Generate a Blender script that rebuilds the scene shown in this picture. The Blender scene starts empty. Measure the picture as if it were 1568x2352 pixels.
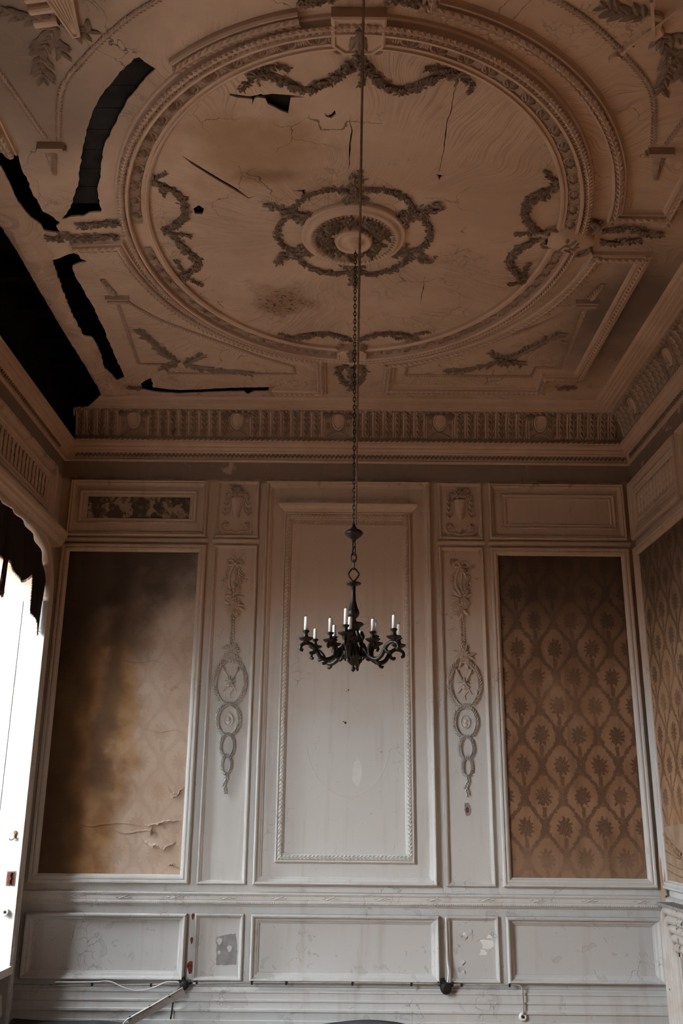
import bpy, bmesh, math, random
from math import sin, cos, pi, radians, sqrt, atan2, hypot
from mathutils import Matrix, Vector
from mathutils.geometry import delaunay_2d_cdt

S = bpy.context.scene
COL = S.collection

# ------------------------------------------------------------------ camera
cam = bpy.data.cameras.new('camera')
cam.sensor_fit = 'VERTICAL'; cam.sensor_height = 36.0; cam.sensor_width = 24.0
cam.lens = 2148.46 / 2352 * 36.0
cam.clip_start = 0.05; cam.clip_end = 400
camo = bpy.data.objects.new('camera', cam); COL.objects.link(camo)
def cam_axes(yaw, pitch, roll):
    cy, sy, cp, sp = cos(yaw), sin(yaw), cos(pitch), sin(pitch)
    f = Vector((sy * cp, cy * cp, sp)); r = Vector((cy, -sy, 0)); u = r.cross(f)
    return cos(roll) * r + sin(roll) * u, -sin(roll) * r + cos(roll) * u, f
r_, u_, f_ = cam_axes(radians(-0.0355), radians(17.497), radians(0.537))
m3 = Matrix((r_, u_, -f_)).transposed()
camo.matrix_world = Matrix.Translation((0, -8.5, 1.70)) @ m3.to_4x4()
S.camera = camo

# ------------------------------------------------------------------ world: even overcast sky
W = bpy.data.worlds.new('overcast_sky'); S.world = W; W.use_nodes = True
bg = W.node_tree.nodes['Background']
bg.inputs[0].default_value = (0.88, 0.95, 1.0, 1); bg.inputs[1].default_value = 43.5
S.view_settings.view_transform = 'Standard'; S.view_settings.look = 'None'
S.view_settings.gamma = 1.0; S.view_settings.use_curve_mapping = False
S.view_settings.exposure = 0.0
S.cycles.use_denoising = True
S.cycles.max_bounces = 6; S.cycles.diffuse_bounces = 4; S.cycles.glossy_bounces = 2; S.cycles.transmission_bounces = 2; S.cycles.transparent_max_bounces = 4
S.cycles.use_adaptive_sampling = True; S.cycles.adaptive_threshold = 0.2; S.cycles.adaptive_min_samples = 16
S.cycles.sample_clamp_indirect = 6.0
S.cycles.caustics_reflective = False; S.cycles.caustics_refractive = False

# room: x XL..XR, back wall y=0, floor z=0, ceiling ZC
XL, XR, ZC, YF = -2.69, 2.77, 5.39, -9.4
CX, CY = 0.06, -3.05                       # centre of the ceiling oval
WINS = [(-2.42, -0.31), (-5.25, -3.0)]   # window openings along the left wall
SILL, SPR, TOP, THK = 0.47, 3.42, 3.955, 0.50
for i, (a, b) in enumerate(WINS):           # sky portals in the window openings
    l = bpy.data.lights.new('sky_portal', 'AREA'); l.shape = 'RECTANGLE'
    l.size = TOP - SILL; l.size_y = b - a; l.cycles.is_portal = True
    o = bpy.data.objects.new('sky_portal', l); COL.objects.link(o)
    o.matrix_world = Matrix.Translation((XL - THK - 0.02, (a + b) / 2, (SILL + TOP) / 2)) @ Matrix.Rotation(radians(-90), 4, 'Y')

# ------------------------------------------------------------------ material helpers
class NT:
    def __init__(s, name, rough=0.75, spec=0.25, metal=0.0):
        s.m = bpy.data.materials.new(name); s.m.use_nodes = True
        s.t = s.m.node_tree; s.b = s.t.nodes['Principled BSDF']
        s.b.inputs['Roughness'].default_value = rough
        s.b.inputs['Specular IOR Level'].default_value = spec
        s.b.inputs['Metallic'].default_value = metal
        s._p = None
    def n(s, typ, **kw):
        nd = s.t.nodes.new(typ)
        for k, v in kw.items(): setattr(nd, k, v)
        return nd
    def put(s, sock, v):
        if isinstance(v, (int, float)):
            if sock.type == 'VECTOR': sock.default_value = (v, v, v)
            elif sock.type == 'RGBA': sock.default_value = (v, v, v, 1)
            else: sock.default_value = v
        elif isinstance(v, tuple):
            sock.default_value = v if len(v) == len(sock.default_value) else v + (1,)
        else: s.t.links.new(v, sock)
    def pos(s):
        if not s._p: s._p = s.n('ShaderNodeNewGeometry').outputs['Position']
        return s._p
    def xyz(s):
        q = s.n('ShaderNodeSeparateXYZ'); s.put(q.inputs[0], s.pos()); return q.outputs
    def vec(s, x, y, z):
        q = s.n('ShaderNodeCombineXYZ')
        for i, v in enumerate((x, y, z)): s.put(q.inputs[i], v)
        return q.outputs[0]
    def scl(s, sx, sy, sz, off=(0, 0, 0)):
        q = s.n('ShaderNodeMapping'); s.put(q.inputs[0], s.pos()); q.inputs['Scale'].default_value = (sx, sy, sz); q.inputs['Location'].default_value = off
        return q.outputs[0]
    def noise(s, scale, detail=4, rough=0.55, v=None, dist=0.0):
        q = s.n('ShaderNodeTexNoise'); s.put(q.inputs['Vector'], v or s.pos())
        q.inputs['Scale'].default_value = scale; q.inputs['Detail'].default_value = detail
        q.inputs['Roughness'].default_value = rough; q.inputs['Distortion'].default_value = dist
        return q.outputs['Fac']
    def voro(s, scale, feature='DISTANCE_TO_EDGE', v=None, rnd=1.0):
        q = s.n('ShaderNodeTexVoronoi', feature=feature); s.put(q.inputs['Vector'], v or s.pos())
        q.inputs['Scale'].default_value = scale; q.inputs['Randomness'].default_value = rnd
        return q.outputs['Distance']
    def mth(s, op, a, b=0.0, c=None, clamp=False):
        q = s.n('ShaderNodeMath', operation=op); q.use_clamp = clamp
        s.put(q.inputs[0], a); s.put(q.inputs[1], b)
        if c is not None: s.put(q.inputs[2], c)
        return q.outputs[0]
    def add(s, *a):
        r = a[0]
        for x in a[1:]: r = s.mth('ADD', r, x)
        return r
    def mul(s, *a):
        r = a[0]
        for x in a[1:]: r = s.mth('MULTIPLY', r, x)
        return r
    def step(s, v, lo, hi):                   # smooth 0..1
        q = s.n('ShaderNodeMapRange'); q.interpolation_type = 'SMOOTHSTEP'
        s.put(q.inputs[0], v); q.inputs[1].default_value = lo; q.inputs[2].default_value = hi
        return q.outputs[0]
    def mix(s, f, a, b):
        q = s.n('ShaderNodeMix', data_type='RGBA'); s.put(q.inputs[0], f); s.put(q.inputs[6], a); s.put(q.inputs[7], b)
        return q.outputs[2]
    def color(s, v): s.put(s.b.inputs['Base Color'], v)
    def bump(s, h, strength=0.5, dist=0.01):
        q = s.n('ShaderNodeBump'); q.inputs['Strength'].default_value = strength; q.inputs['Distance'].default_value = dist
        s.put(q.inputs['Height'], h); s.put(s.b.inputs['Normal'], q.outputs[0])
    def blob(s, x, y, cx, cy, rx, ry, lo=1.0, hi=0.0, n=None, amp=0.0):
        a = s.mth('DIVIDE', s.mth('SUBTRACT', x, cx), rx); b = s.mth('DIVIDE', s.mth('SUBTRACT', y, cy), ry)
        d = s.mth('SQRT', s.add(s.mul(a, a), s.mul(b, b)))
        if n is not None: d = s.add(d, s.mul(s.mth('SUBTRACT', n, 0.5), amp))
        return s.step(d, lo, hi)

def plain(name, col, rough=0.8, spec=0.2, metal=0.0, var=0.25, sc=6.0, bump=0.25, bs=60.0):
    k = NT(name, rough, spec, metal)
    n1 = k.noise(sc, 5)
    d = tuple(c * (1 - var) for c in col)
    k.color(k.mix(k.step(n1, 0.3, 0.7), d, col))
    if bump: k.bump(k.noise(bs, 4), bump, 0.004)
    return k.m

def mk_ceiling(name, stains_shade, q=1.0):
    k = NT(name, 0.85, 0.15); x, y, z = k.xyz()
    n1 = k.noise(1.3, 5); n2 = k.noise(9, 5)
    c = k.mix(k.step(n1, 0.3, 0.7), (0.50 * q, 0.325 * q, 0.225 * q), (0.59 * q, 0.405 * q, 0.29 * q))
    c = k.mix(k.mul(k.step(n2, 0.35, 0.75), 0.35), c, (0.44 * q, 0.29 * q, 0.20 * q))
    rx = k.mth('SUBTRACT', x, CX); ry = k.mth('SUBTRACT', y, CY)
    ang = k.mth('ARCTAN2', ry, rx); rad = k.mth('SQRT', k.add(k.mul(rx, rx), k.mul(ry, ry)))
    hgt = k.mul(n2, 0.25)
    if stains_shade:
        A = k.blob(rx, ry, -0.60, -0.78, 0.62, 0.55, 1.0, 0.15, k.noise(2.6, 6), 1.5)
        c = k.mix(k.mul(A, 0.62), c, (0.30, 0.15, 0.06))
        A2 = k.blob(rx, ry, -0.52, -0.63, 0.30, 0.10, 1.0, 0.1, k.noise(7, 5), 1.3)
        c = k.mix(k.mul(A2, 0.6), c, (0.17, 0.075, 0.03))
        n7 = k.noise(5, 6)
        Bm = k.blob(rx, ry, -0.53, 0.88, 0.36, 0.33, 1.0, 0.2, n7, 1.2)
        c = k.mix(k.mul(Bm, 0.7), c, (0.24, 0.115, 0.045))
        fl = k.noise(1, 3, 0.6, k.scl(38, 60, 1))
        c = k.mix(k.mul(k.step(fl, 0.55, 0.62), Bm, 0.95), c, (0.05, 0.03, 0.02))
        E1 = k.blob(rx, ry, 2.08, 1.05, 0.85, 1.6, 1.0, 0.1, k.noise(1.2, 4), 0.9)  # shade of the right border painted into the ceiling colour
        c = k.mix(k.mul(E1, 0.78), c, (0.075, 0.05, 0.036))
        E2 = k.blob(rx, ry, -1.95, -1.6, 1.15, 1.35, 1.0, 0.15, k.noise(1.5, 4), 0.8)  # painted shade, dims the lining at the front left
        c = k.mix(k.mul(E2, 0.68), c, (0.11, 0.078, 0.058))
        # fine drying cracks of the stretched lining
        w = k.mth('ADD', ang, k.mul(k.noise(0.9, 2), 0.9))
        ln = k.noise(1, 2, 0.5, k.vec(k.mul(w, 85), k.mul(rad, 1.2), 0.0))
        ln2 = k.step(k.mth('ABSOLUTE', k.mth('SUBTRACT', ln, 0.5)), 0.035, 0.0)
        msk = k.step(k.noise(1.1, 3), 0.42, 0.60)
        cr = k.mul(ln2, msk)
        wq = k.n('ShaderNodeTexNoise'); k.put(wq.inputs['Vector'], k.pos()); wq.inputs['Scale'].default_value = 5; wq.inputs['Detail'].default_value = 4
        wa = k.n('ShaderNodeVectorMath', operation='MULTIPLY_ADD'); k.put(wa.inputs[0], wq.outputs['Color']); wa.inputs[1].default_value = (.35, .35, 0); k.put(wa.inputs[2], k.pos())
        v = k.voro(2.2, v=wa.outputs[0]); vc = k.step(v, 0.006, 0.0)
        msk2 = k.step(k.noise(1.7, 2, v=k.scl(1, 1, 1, (5, 3, 0))), 0.50, 0.60)
        v3 = k.voro(15, v=wa.outputs[0]); vc3 = k.mul(k.step(v3, 0.05, 0.0), k.step(k.noise(1.5, 3, v=k.scl(1, 1, 1, (9, 1, 0))), 0.56, 0.66))
        c = k.mix(k.mul(cr, 0.34), c, (0.20, 0.115, 0.07))
        c = k.mix(k.mul(vc, msk2, 0.8), c, (0.10, 0.055, 0.035))
        c = k.mix(k.mul(vc3, 0.6), c, (0.14, 0.08, 0.05))
        hgt = k.add(hgt, k.mul(cr, -0.3), k.mul(k.noise(1, 2, 0.5, k.vec(k.mul(w, 30), rad, 0.0)), 0.28), k.mul(vc, msk2, -0.8))
    k.color(c); k.bump(hgt, 0.55, 0.012)
    return k.m

def mk_paint(name, ymode=False):
    """old oil paint on panelling: pale below, browner and darker higher up, flaking"""
    k = NT(name, 0.62, 0.3); x, y, z = k.xyz()
    n0 = k.noise(0.9, 3); n1 = k.noise(5, 5); f0 = k.noise(4.0, 5, 0.6)
    tan = k.step(k.add(z, k.mul(k.mth('SUBTRACT', n0, 0.5), 1.6), k.mul(k.mth('SUBTRACT', n1, 0.5), 0.5)), 2.1, 3.75)
    c = k.mix(tan, (0.60, 0.59, 0.57), (0.51, 0.36, 0.26))
    c = k.mix(k.mul(k.step(z, 0.905, 0.895), 0.55), c, (0.46, 0.455, 0.445))       # greyer tone on the dado
    fz = k.step(k.add(z, k.mul(k.mth('SUBTRACT', n1, 0.5), 0.10)), 4.66, 4.72)
    c = k.mix(k.mul(fz, k.step(f0, 0.66, 0.60), 0.72), c, (0.115, 0.072, 0.048))
    st = k.noise(1, 4, 0.6, k.scl(9, 9, 0.8))
    c = k.mix(k.mul(k.step(st, 0.5, 0.8), 0.35), c, (0.30, 0.22, 0.16))
    # flaking: islands where the top coat is gone, plus hairline craquelure
    fv = k.scl(1, 1, 1)
    f = k.noise(6.5, 5, 0.62, fv, 0.6)
    low = k.add(k.step(z, 1.25, 0.7), k.mul(k.step(z, 4.5, 4.8), 1.3), k.mul(k.step(z, 3.2, 3.7), k.step(x, 0.9, 1.0), k.step(x, 1.34, 1.3), 1.2))
    peel = k.mul(k.step(f, 0.615, 0.632), k.mth('MINIMUM', low, 1.0))
    c = k.mix(k.mul(peel, 0.75), c, k.mix(tan, (0.45, 0.43, 0.42), (0.24, 0.15, 0.10)))
    wq = k.n('ShaderNodeTexNoise'); k.put(wq.inputs['Vector'], k.pos()); wq.inputs['Scale'].default_value = 9; wq.inputs['Detail'].default_value = 3
    wa = k.n('ShaderNodeVectorMath', operation='MULTIPLY_ADD'); k.put(wa.inputs[0], wq.outputs['Color']); wa.inputs[1].default_value = (.16, .16, .16); k.put(wa.inputs[2], k.pos())
    v = k.step(k.voro(9, v=wa.outputs[0]), 0.022, 0.0)
    vm = k.mul(v, k.step(k.noise(2.6, 3), 0.56, 0.66))
    c = k.mix(k.mul(vm, 0.55), c, (0.16, 0.12, 0.10))
    sp = k.step(k.noise(38, 3), 0.70, 0.76)
    c = k.mix(k.mul(sp, 0.5), c, (0.14, 0.10, 0.075))
    k.color(c)
    k.bump(k.add(k.mul(n1, 0.35), k.mul(peel, -0.7), k.mul(vm, -0.7), k.mul(k.noise(60, 3), 0.12)), 0.6, 0.008)
    return k.m

def mk_damask(name, axis, left=False, right_wall=False):
    k = NT(name, 0.8, 0.15); x, y, z = k.xyz()
    h = x if axis == 'x' else y
    P, Q = 0.335, 0.515
    wob = k.mul(k.mth('SUBTRACT', k.noise(3, 2), 0.5), 0.02)
    u = k.mth('DIVIDE', k.add(h, wob, 5.09), P); v = k.mth('DIVIDE', k.add(z, wob), Q)
    fu = lambda off: k.mth('SUBTRACT', k.mth('FRACT', k.add(u, off)), 0.5)
    fv = lambda off: k.mth('SUBTRACT', k.mth('FRACT', k.add(v, off)), 0.5)
    lace = k.mth('SUBTRACT', k.noise(42, 3, 0.6), 0.5)
    vein = k.step(k.voro(62), 0.02, 0.12)
    mot = None
    for o in (0.0, 0.5):                       # staggered bouquets
        a, b = k.mul(fu(o), P), k.mul(fv(o), Q)
        an = k.mth('ARCTAN2', b, a); aa, bb = k.mth('DIVIDE', a, 0.078), k.mth('DIVIDE', b, 0.098)
        r = k.mth('SQRT', k.add(k.mul(aa, aa), k.mul(bb, bb)))
        lob = k.add(0.80, k.mul(k.mth('COSINE', k.mul(an, 11.0)), 0.14), k.mul(lace, 1.1))
        m = k.mul(k.step(k.mth('SUBTRACT', lob, r), -0.03, 0.06), k.add(0.45, k.mul(vein, 0.55)))
        ca = k.add(k.mth('ABSOLUTE', a), k.mul(lace, 0.03))      # stalk with leaves under the bouquet
        stalk = k.mul(k.step(ca, 0.022, 0.012), k.step(b, -0.08, -0.095), k.step(b, -0.19, -0.16))
        m = k.mth('MAXIMUM', m, k.mul(stalk, 0.8))
        mot = m if mot is None else k.mth('MAXIMUM', mot, m)
    # ogee trellis of scrolling leaves
    uu = k.mth('ABSOLUTE', fu(0.0)); cv = k.mth('COSINE', k.mul(v, 2 * pi))
    dd = k.mul(k.mth('ABSOLUTE', k.mth('SUBTRACT', uu, k.add(0.25, k.mul(k.mth('COSINE', k.mul(k.add(v, 0.5), 2 * pi)), 0.205)))), P)
    tr = k.mul(k.step(k.add(dd, k.mul(lace, 0.075)), 0.027, 0.013), k.add(0.55, k.mul(vein, 0.45)))
    crv = k.add(0.25, k.mul(k.mth('COSINE', k.mul(k.add(v, 0.5), 2 * pi)), 0.205)); crv = k.add(crv, k.mul(lace, 0.05))
    ins = k.mth('LESS_THAN', uu, crv)
    tail = k.add(k.mul(ins, k.step(crv, 0.17, 0.12)), k.mul(k.mth('SUBTRACT', 1.0, ins), k.step(crv, 0.33, 0.38)))
    chk = k.step(k.voro(75), 0.02, 0.10)
    pat = k.mth('MAXIMUM', k.mth('MAXIMUM', mot, k.mul(tr, 0.9)), k.mul(tail, k.add(0.32, k.mul(chk, 0.42))))
    fade = k.step(k.noise(1.7, 4), 0.28, 0.55)
    pat = k.mul(pat, k.add(0.45, k.mul(fade, 0.55)))
    n1 = k.noise(2.2, 5); stv = k.noise(1, 5, 0.6, k.scl(8, 8, 0.7))
    nn = k.noise(2.0, 6)
    if left:
        gr = k.mix(k.step(n1, 0.3, 0.7), (0.47, 0.335, 0.25), (0.56, 0.44, 0.35))
        dk = k.mix(0.5, gr, (0.30, 0.185, 0.12)); pat = k.mul(pat, 0.55)
        c = k.mix(pat, gr, dk)
        e = k.add(x, k.mul(k.mth('SUBTRACT', nn, 0.5), 0.75), k.mul(k.mth('SUBTRACT', z, 2.4), -0.06))
        damp = k.mul(k.step(e, -1.70, -1.98), k.step(k.add(z, k.mul(nn, 1.0)), 4.4, 3.4))
        c = k.mix(k.mul(damp, 0.85), c, k.mix(k.step(k.noise(3.5, 5), 0.4, 0.65), (0.22, 0.095, 0.028), (0.36, 0.19, 0.07)))
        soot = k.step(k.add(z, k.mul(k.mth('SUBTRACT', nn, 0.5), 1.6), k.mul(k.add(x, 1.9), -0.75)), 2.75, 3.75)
        dark_band = k.mul(k.step(k.mth('ABSOLUTE', k.add(x, 2.06, k.mul(k.mth('SUBTRACT', nn, 0.5), 0.5))), 0.16, 0.02), k.step(z, 1.5, 1.9))  # darker upright band on the left paper
        c = k.mix(k.mul(dark_band, 0.62), c, (0.06, 0.035, 0.022))
        c = k.mix(k.mul(k.step(k.add(x, k.mul(k.mth('SUBTRACT', nn, 0.5), 0.35)), -2.16, -2.40), 0.75), c, (0.045, 0.028, 0.018))  # shade of the left corner put into the paper colour
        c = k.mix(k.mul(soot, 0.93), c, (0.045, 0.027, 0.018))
    else:
        gr = k.mix(k.step(n1, 0.3, 0.7), (0.22, 0.115, 0.062), (0.33, 0.19, 0.115))
        if right_wall: gr = k.mix(k.step(n1, 0.3, 0.7), (0.36, 0.20, 0.11), (0.42, 0.26, 0.16))
        dk = (0.075, 0.04, 0.024)
        c = k.mix(k.mul(pat, 0.85), gr, dk)
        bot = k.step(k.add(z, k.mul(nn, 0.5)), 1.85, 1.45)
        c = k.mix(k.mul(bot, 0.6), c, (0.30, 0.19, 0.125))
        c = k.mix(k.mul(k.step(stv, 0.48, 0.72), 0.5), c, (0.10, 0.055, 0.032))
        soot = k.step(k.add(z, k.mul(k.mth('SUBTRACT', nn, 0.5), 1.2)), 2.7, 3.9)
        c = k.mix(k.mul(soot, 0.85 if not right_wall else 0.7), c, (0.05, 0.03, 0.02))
    k.color(c)
    wr = k.noise(1, 4, 0.6, k.scl(2.2, 2.2, 9))
    k.bump(k.add(k.mul(pat, 0.12), k.mul(wr, 0.9), k.mul(k.noise(50, 3), 0.08)), 0.5, 0.012)
    return k.m

MAT = {}
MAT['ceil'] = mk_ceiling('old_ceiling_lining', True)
MAT['stucco'] = mk_ceiling('old_stucco', False)
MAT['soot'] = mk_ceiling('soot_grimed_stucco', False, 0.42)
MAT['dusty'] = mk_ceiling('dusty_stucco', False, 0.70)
MAT['paint'] = mk_paint('flaking_paint')
MAT['white'] = plain('white_shutter_paint', (0.80, 0.79, 0.76), 0.5, 0.3, var=0.10, sc=4, bump=0.15)
MAT['dpL'] = mk_damask('stained_damask', 'x', left=True)
MAT['dpR'] = mk_damask('brown_damask', 'x')
MAT['dpW'] = mk_damask('golden_brown_damask', 'y', right_wall=True)
MAT['bronze'] = plain('dark_bronze', (0.030, 0.022, 0.017), 0.42, 0.5, 0.65, var=0.5, sc=25, bump=0.3)
MAT['iron'] = plain('black_iron', (0.02, 0.019, 0.018), 0.5, 0.4, 0.4, var=0.3)
MAT['wax'] = plain('white_wax', (0.82, 0.80, 0.76), 0.45, 0.35, var=0.06, bump=0.0)
MAT['wick'] = plain('burnt_wick', (0.03, 0.02, 0.015), 0.9, 0.1, var=0.2, bump=0)
MAT['floor'] = plain('worn_oak', (0.47, 0.24, 0.103), 0.55, 0.35, var=0.45, sc=3, bump=0.3)
MAT['bounce_cut_floor'] = plain('bounce_cut_oak', (0.085, 0.048, 0.028), 0.6, 0.3, var=0.4, sc=3, bump=0.3)
MAT['dark'] = plain('sooty_lath', (0.018, 0.014, 0.012), 0.95, 0.05, var=0.6, sc=5, bump=0.5)
MAT['felt'] = plain('grey_blue_felt', (0.085, 0.085, 0.088), 0.95, 0.1, var=0.35, sc=8, bump=0.6)
MAT['velvet'] = plain('dark_brown_velvet', (0.030, 0.020, 0.016), 0.95, 0.1, var=0.35, sc=7, bump=0.4)
MAT['fringe'] = plain('tan_fringe', (0.24, 0.15, 0.10), 0.9, 0.1, var=0.4, sc=40)
MAT['rope'] = plain('jute_rope', (0.16, 0.095, 0.06), 0.9, 0.1, var=0.4, sc=60)
MAT['cable'] = plain('grey_cable', (0.36, 0.34, 0.32), 0.5, 0.3, var=0.3, sc=20, bump=0.1)
MAT['rust'] = plain('rust', (0.22, 0.055, 0.03), 0.8, 0.2, var=0.7, sc=40, bump=0.5)
MAT['board'] = plain('grey_board', (0.33, 0.285, 0.25), 0.7, 0.2, var=0.3, sc=12)
MAT['porcelain'] = plain('white_porcelain', (0.72, 0.70, 0.67), 0.25, 0.5, var=0.08, bump=0)
MAT['brass'] = plain('tarnished_brass', (0.30, 0.21, 0.12), 0.5, 0.4, 0.5, var=0.4, sc=30)
MAT['greyprime'] = plain('grey_primer', (0.30, 0.285, 0.275), 0.8, 0.2, var=0.25, sc=16, bump=0.5)
MAT['lining'] = plain('bare_wall_lining', (0.42, 0.29, 0.205), 0.85, 0.1, var=0.3, sc=7, bump=0.4)
k = NT('mottled_bare_field', 0.85, 0.1); n_ = k.noise(7, 5, 0.6)
c = k.mix(k.step(n_, 0.50, 0.56), (0.085, 0.055, 0.038), (0.36, 0.25, 0.175)); c = k.mix(k.step(k.noise(16, 4), 0.55, 0.6), c, (0.17, 0.115, 0.08))
k.color(c); k.bump(n_, 0.6, 0.008); MAT['mottled'] = k.m
MAT['ground'] = plain('street', (0.065, 0.06, 0.055), 0.9, 0.1, var=0.2, sc=0.3, bump=0)
MAT['dwall'] = plain('plain_distemper', (0.12, 0.08, 0.055), 0.85, 0.1, var=0.2, sc=2)
MAT['palepatch'] = plain('pale_patch', (0.70, 0.69, 0.67), 0.6, 0.3, var=0.08, sc=8, bump=0.2)
MAT['spot'] = None
k = NT('spotted_fireplace_paint', 0.6, 0.3)
c = k.mix(k.step(k.noise(5, 4), 0.35, 0.7), (0.50, 0.48, 0.455), (0.42, 0.36, 0.31))
c = k.mix(k.step(k.add(k.noise(26, 5, 0.65), k.mul(k.step(k.mth('MULTIPLY', k.xyz()[1], -1.0), 0.66, 0.70), 0.13)), 0.67, 0.70), c, (0.03, 0.022, 0.018))
k.color(c); k.bump(k.noise(20, 4), 0.4, 0.006); MAT['spot'] = k.m
k = NT('window_glass', 0.03, 0.5)
tr = k.n('ShaderNodeBsdfTransparent'); gl = k.n('ShaderNodeBsdfGlossy'); gl.inputs['Roughness'].default_value = 0.03
mx = k.n('ShaderNodeMixShader'); mx.inputs[0].default_value = 0.05
k.t.links.new(tr.outputs[0], mx.inputs[1]); k.t.links.new(gl.outputs[0], mx.inputs[2])
k.t.links.new(mx.outputs[0], k.t.nodes['Material Output'].inputs[0]); MAT['glass'] = k.m

# ------------------------------------------------------------------ geometry helpers
class MB:
    def __init__(s): s.v = []; s.f = []
    def add(s, vs, fs):
        o = len(s.v); s.v += [tuple(p) for p in vs]; s.f += [tuple(i + o for i in f) for f in fs]
    def box(s, x0, x1, y0, y1, z0, z1):
        s.add([(x0,y0,z0),(x1,y0,z0),(x1,y1,z0),(x0,y1,z0),(x0,y0,z1),(x1,y0,z1),(x1,y1,z1),(x0,y1,z1)],
              [(0,3,2,1),(4,5,6,7),(0,1,5,4),(1,2,6,5),(2,3,7,6),(3,0,4,7)])
    def grid(s, rows, closed_u=False, closed_v=False):
        nu, nv = len(rows), len(rows[0]); o = len(s.v)
        for r in rows: s.v += [tuple(p) for p in r]
        for i in range(nu if closed_u else nu - 1):
            for j in range(nv if closed_v else nv - 1):
                a, b = i, (i + 1) % nu; c, d = j, (j + 1) % nv
                s.f.append((o + a * nv + c, o + a * nv + d, o + b * nv + d, o + b * nv + c))
WM = {}
def world_of(o): return WM.get(o.name, Matrix.Identity(4))
def link(o, parent, M):
    COL.objects.link(o)
    if parent is not None:
        o.parent = parent; o.matrix_parent_inverse = world_of(parent).inverted()
    o.matrix_basis = M; WM[o.name] = M.copy()
    return o
def tag(o, label=None, cat=None, group=None, kind=None):
    if label: o['label'] = label
    if cat: o['category'] = cat
    if group: o['group'] = group
    if kind: o['kind'] = kind
    return o
I4 = Matrix.Identity(4)
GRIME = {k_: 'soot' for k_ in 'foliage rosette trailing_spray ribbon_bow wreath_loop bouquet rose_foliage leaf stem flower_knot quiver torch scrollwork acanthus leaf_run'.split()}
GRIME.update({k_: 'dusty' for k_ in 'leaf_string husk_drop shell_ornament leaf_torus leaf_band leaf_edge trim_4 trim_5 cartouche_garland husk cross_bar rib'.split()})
def mesh(name, mb, mat, smooth=False):
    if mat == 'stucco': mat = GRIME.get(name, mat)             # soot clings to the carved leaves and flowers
    me = bpy.data.meshes.new(name); me.from_pydata(mb.v, [], mb.f); me.materials.append(MAT[mat])
    bm = bmesh.new(); bm.from_mesh(me); bmesh.ops.recalc_face_normals(bm, faces=bm.faces); bm.to_mesh(me); bm.free()
    if smooth:
        me.polygons.foreach_set('use_smooth', [True] * len(me.polygons))
    me.update(); return me
def obj(name, mb, mat, parent=None, M=I4, smooth=False, kind=None, label=None):
    o = bpy.data.objects.new(name, mesh(name, mb, mat, smooth) if isinstance(mb, MB) else mb)
    link(o, parent, M)
    if smooth and smooth != 'all':
        pass
    return tag(o, label=label, kind=kind)
def empty(name, M, label, cat, group=None):
    o = bpy.data.objects.new(name, None); o.empty_display_size = 0.05
    link(o, None, M); return tag(o, label, cat, group)
def frame(orig, x, n):
    x = Vector(x).normalized(); n = Vector(n).normalized(); y = n.cross(x)
    m = Matrix((x, y, n)).transposed().to_4x4(); m.translation = Vector(orig); return m
MBK = frame((0, 0, 0), (1, 0, 0), (0, -1, 0))            # back wall: (x, z, out)
MRT = frame((XR, 0, 0), (0, -1, 0), (-1, 0, 0))          # right wall: (-y, z, out)
MLF = frame((XL, 0, 0), (0, 1, 0), (1, 0, 0))            # left wall: (y, z, out)
MCL = frame((CX, CY, ZC), (1, 0, 0), (0, 0, -1))         # ceiling: (dx, -dy, down)
def T(x, y, z): return Matrix.Translation((x, y, z))

def rect(u0, v0, u1, v1): return [(u0, v0), (u1, v0), (u1, v1), (u0, v1)]
def sweep(mb, path, prof, closed=True):
    n = len(path); rows = []
    for i, p in enumerate(path):
        def nrm(a, b):
            dx, dy = b[0] - a[0], b[1] - a[1]; l = hypot(dx, dy) or 1e-9; return (-dy / l, dx / l)
        pa = path[(i - 1) % n] if closed or i > 0 else None
        pb = path[(i + 1) % n] if closed or i < n - 1 else None
        n1 = nrm(pa, p) if pa else nrm(p, pb); n2 = nrm(p, pb) if pb else n1
        mx, my = n1[0] + n2[0], n1[1] + n2[1]; l2 = mx * mx + my * my
        if l2 < 1e-6: mx, my, l2 = n1[0], n1[1], 1.0; k = 1
        else: k = 2 / l2
        k = min(k, 3)
        rows.append([(p[0] + mx * k * d, p[1] + my * k * d, h) for d, h in prof])
    mb.grid(rows, closed_u=closed)
    return mb
def lathe(mb, prof, n=24, c=(0, 0, 0)):
    rows = [[(c[0] + r * cos(2 * pi * i / n), c[1] + r * sin(2 * pi * i / n), c[2] + h) for r, h in prof] for i in range(n)]
    mb.grid(rows, closed_u=True); return mb
def ellipse(a, b, n, t0=0, t1=2 * pi, cu=0, cv=0):
    full = abs(t1 - t0 - 2 * pi) < 1e-6; k = n if full else n - 1
    return [(cu + a * cos(t0 + (t1 - t0) * i / k), cv + b * sin(t0 + (t1 - t0) * i / k)) for i in range(n)]
def resample(pts, stepl, closed=False):
    P = list(pts) + ([pts[0]] if closed else []); out = []; carry = 0.0
    for a, b in zip(P, P[1:]):
        l = hypot(b[0] - a[0], b[1] - a[1]); t = carry
        while t < l:
            f = t / l if l else 0; out.append((a[0] + (b[0] - a[0]) * f, a[1] + (b[1] - a[1]) * f, atan2(b[1] - a[1], b[0] - a[0]))); t += stepl
        carry = t - l
    return out
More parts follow.
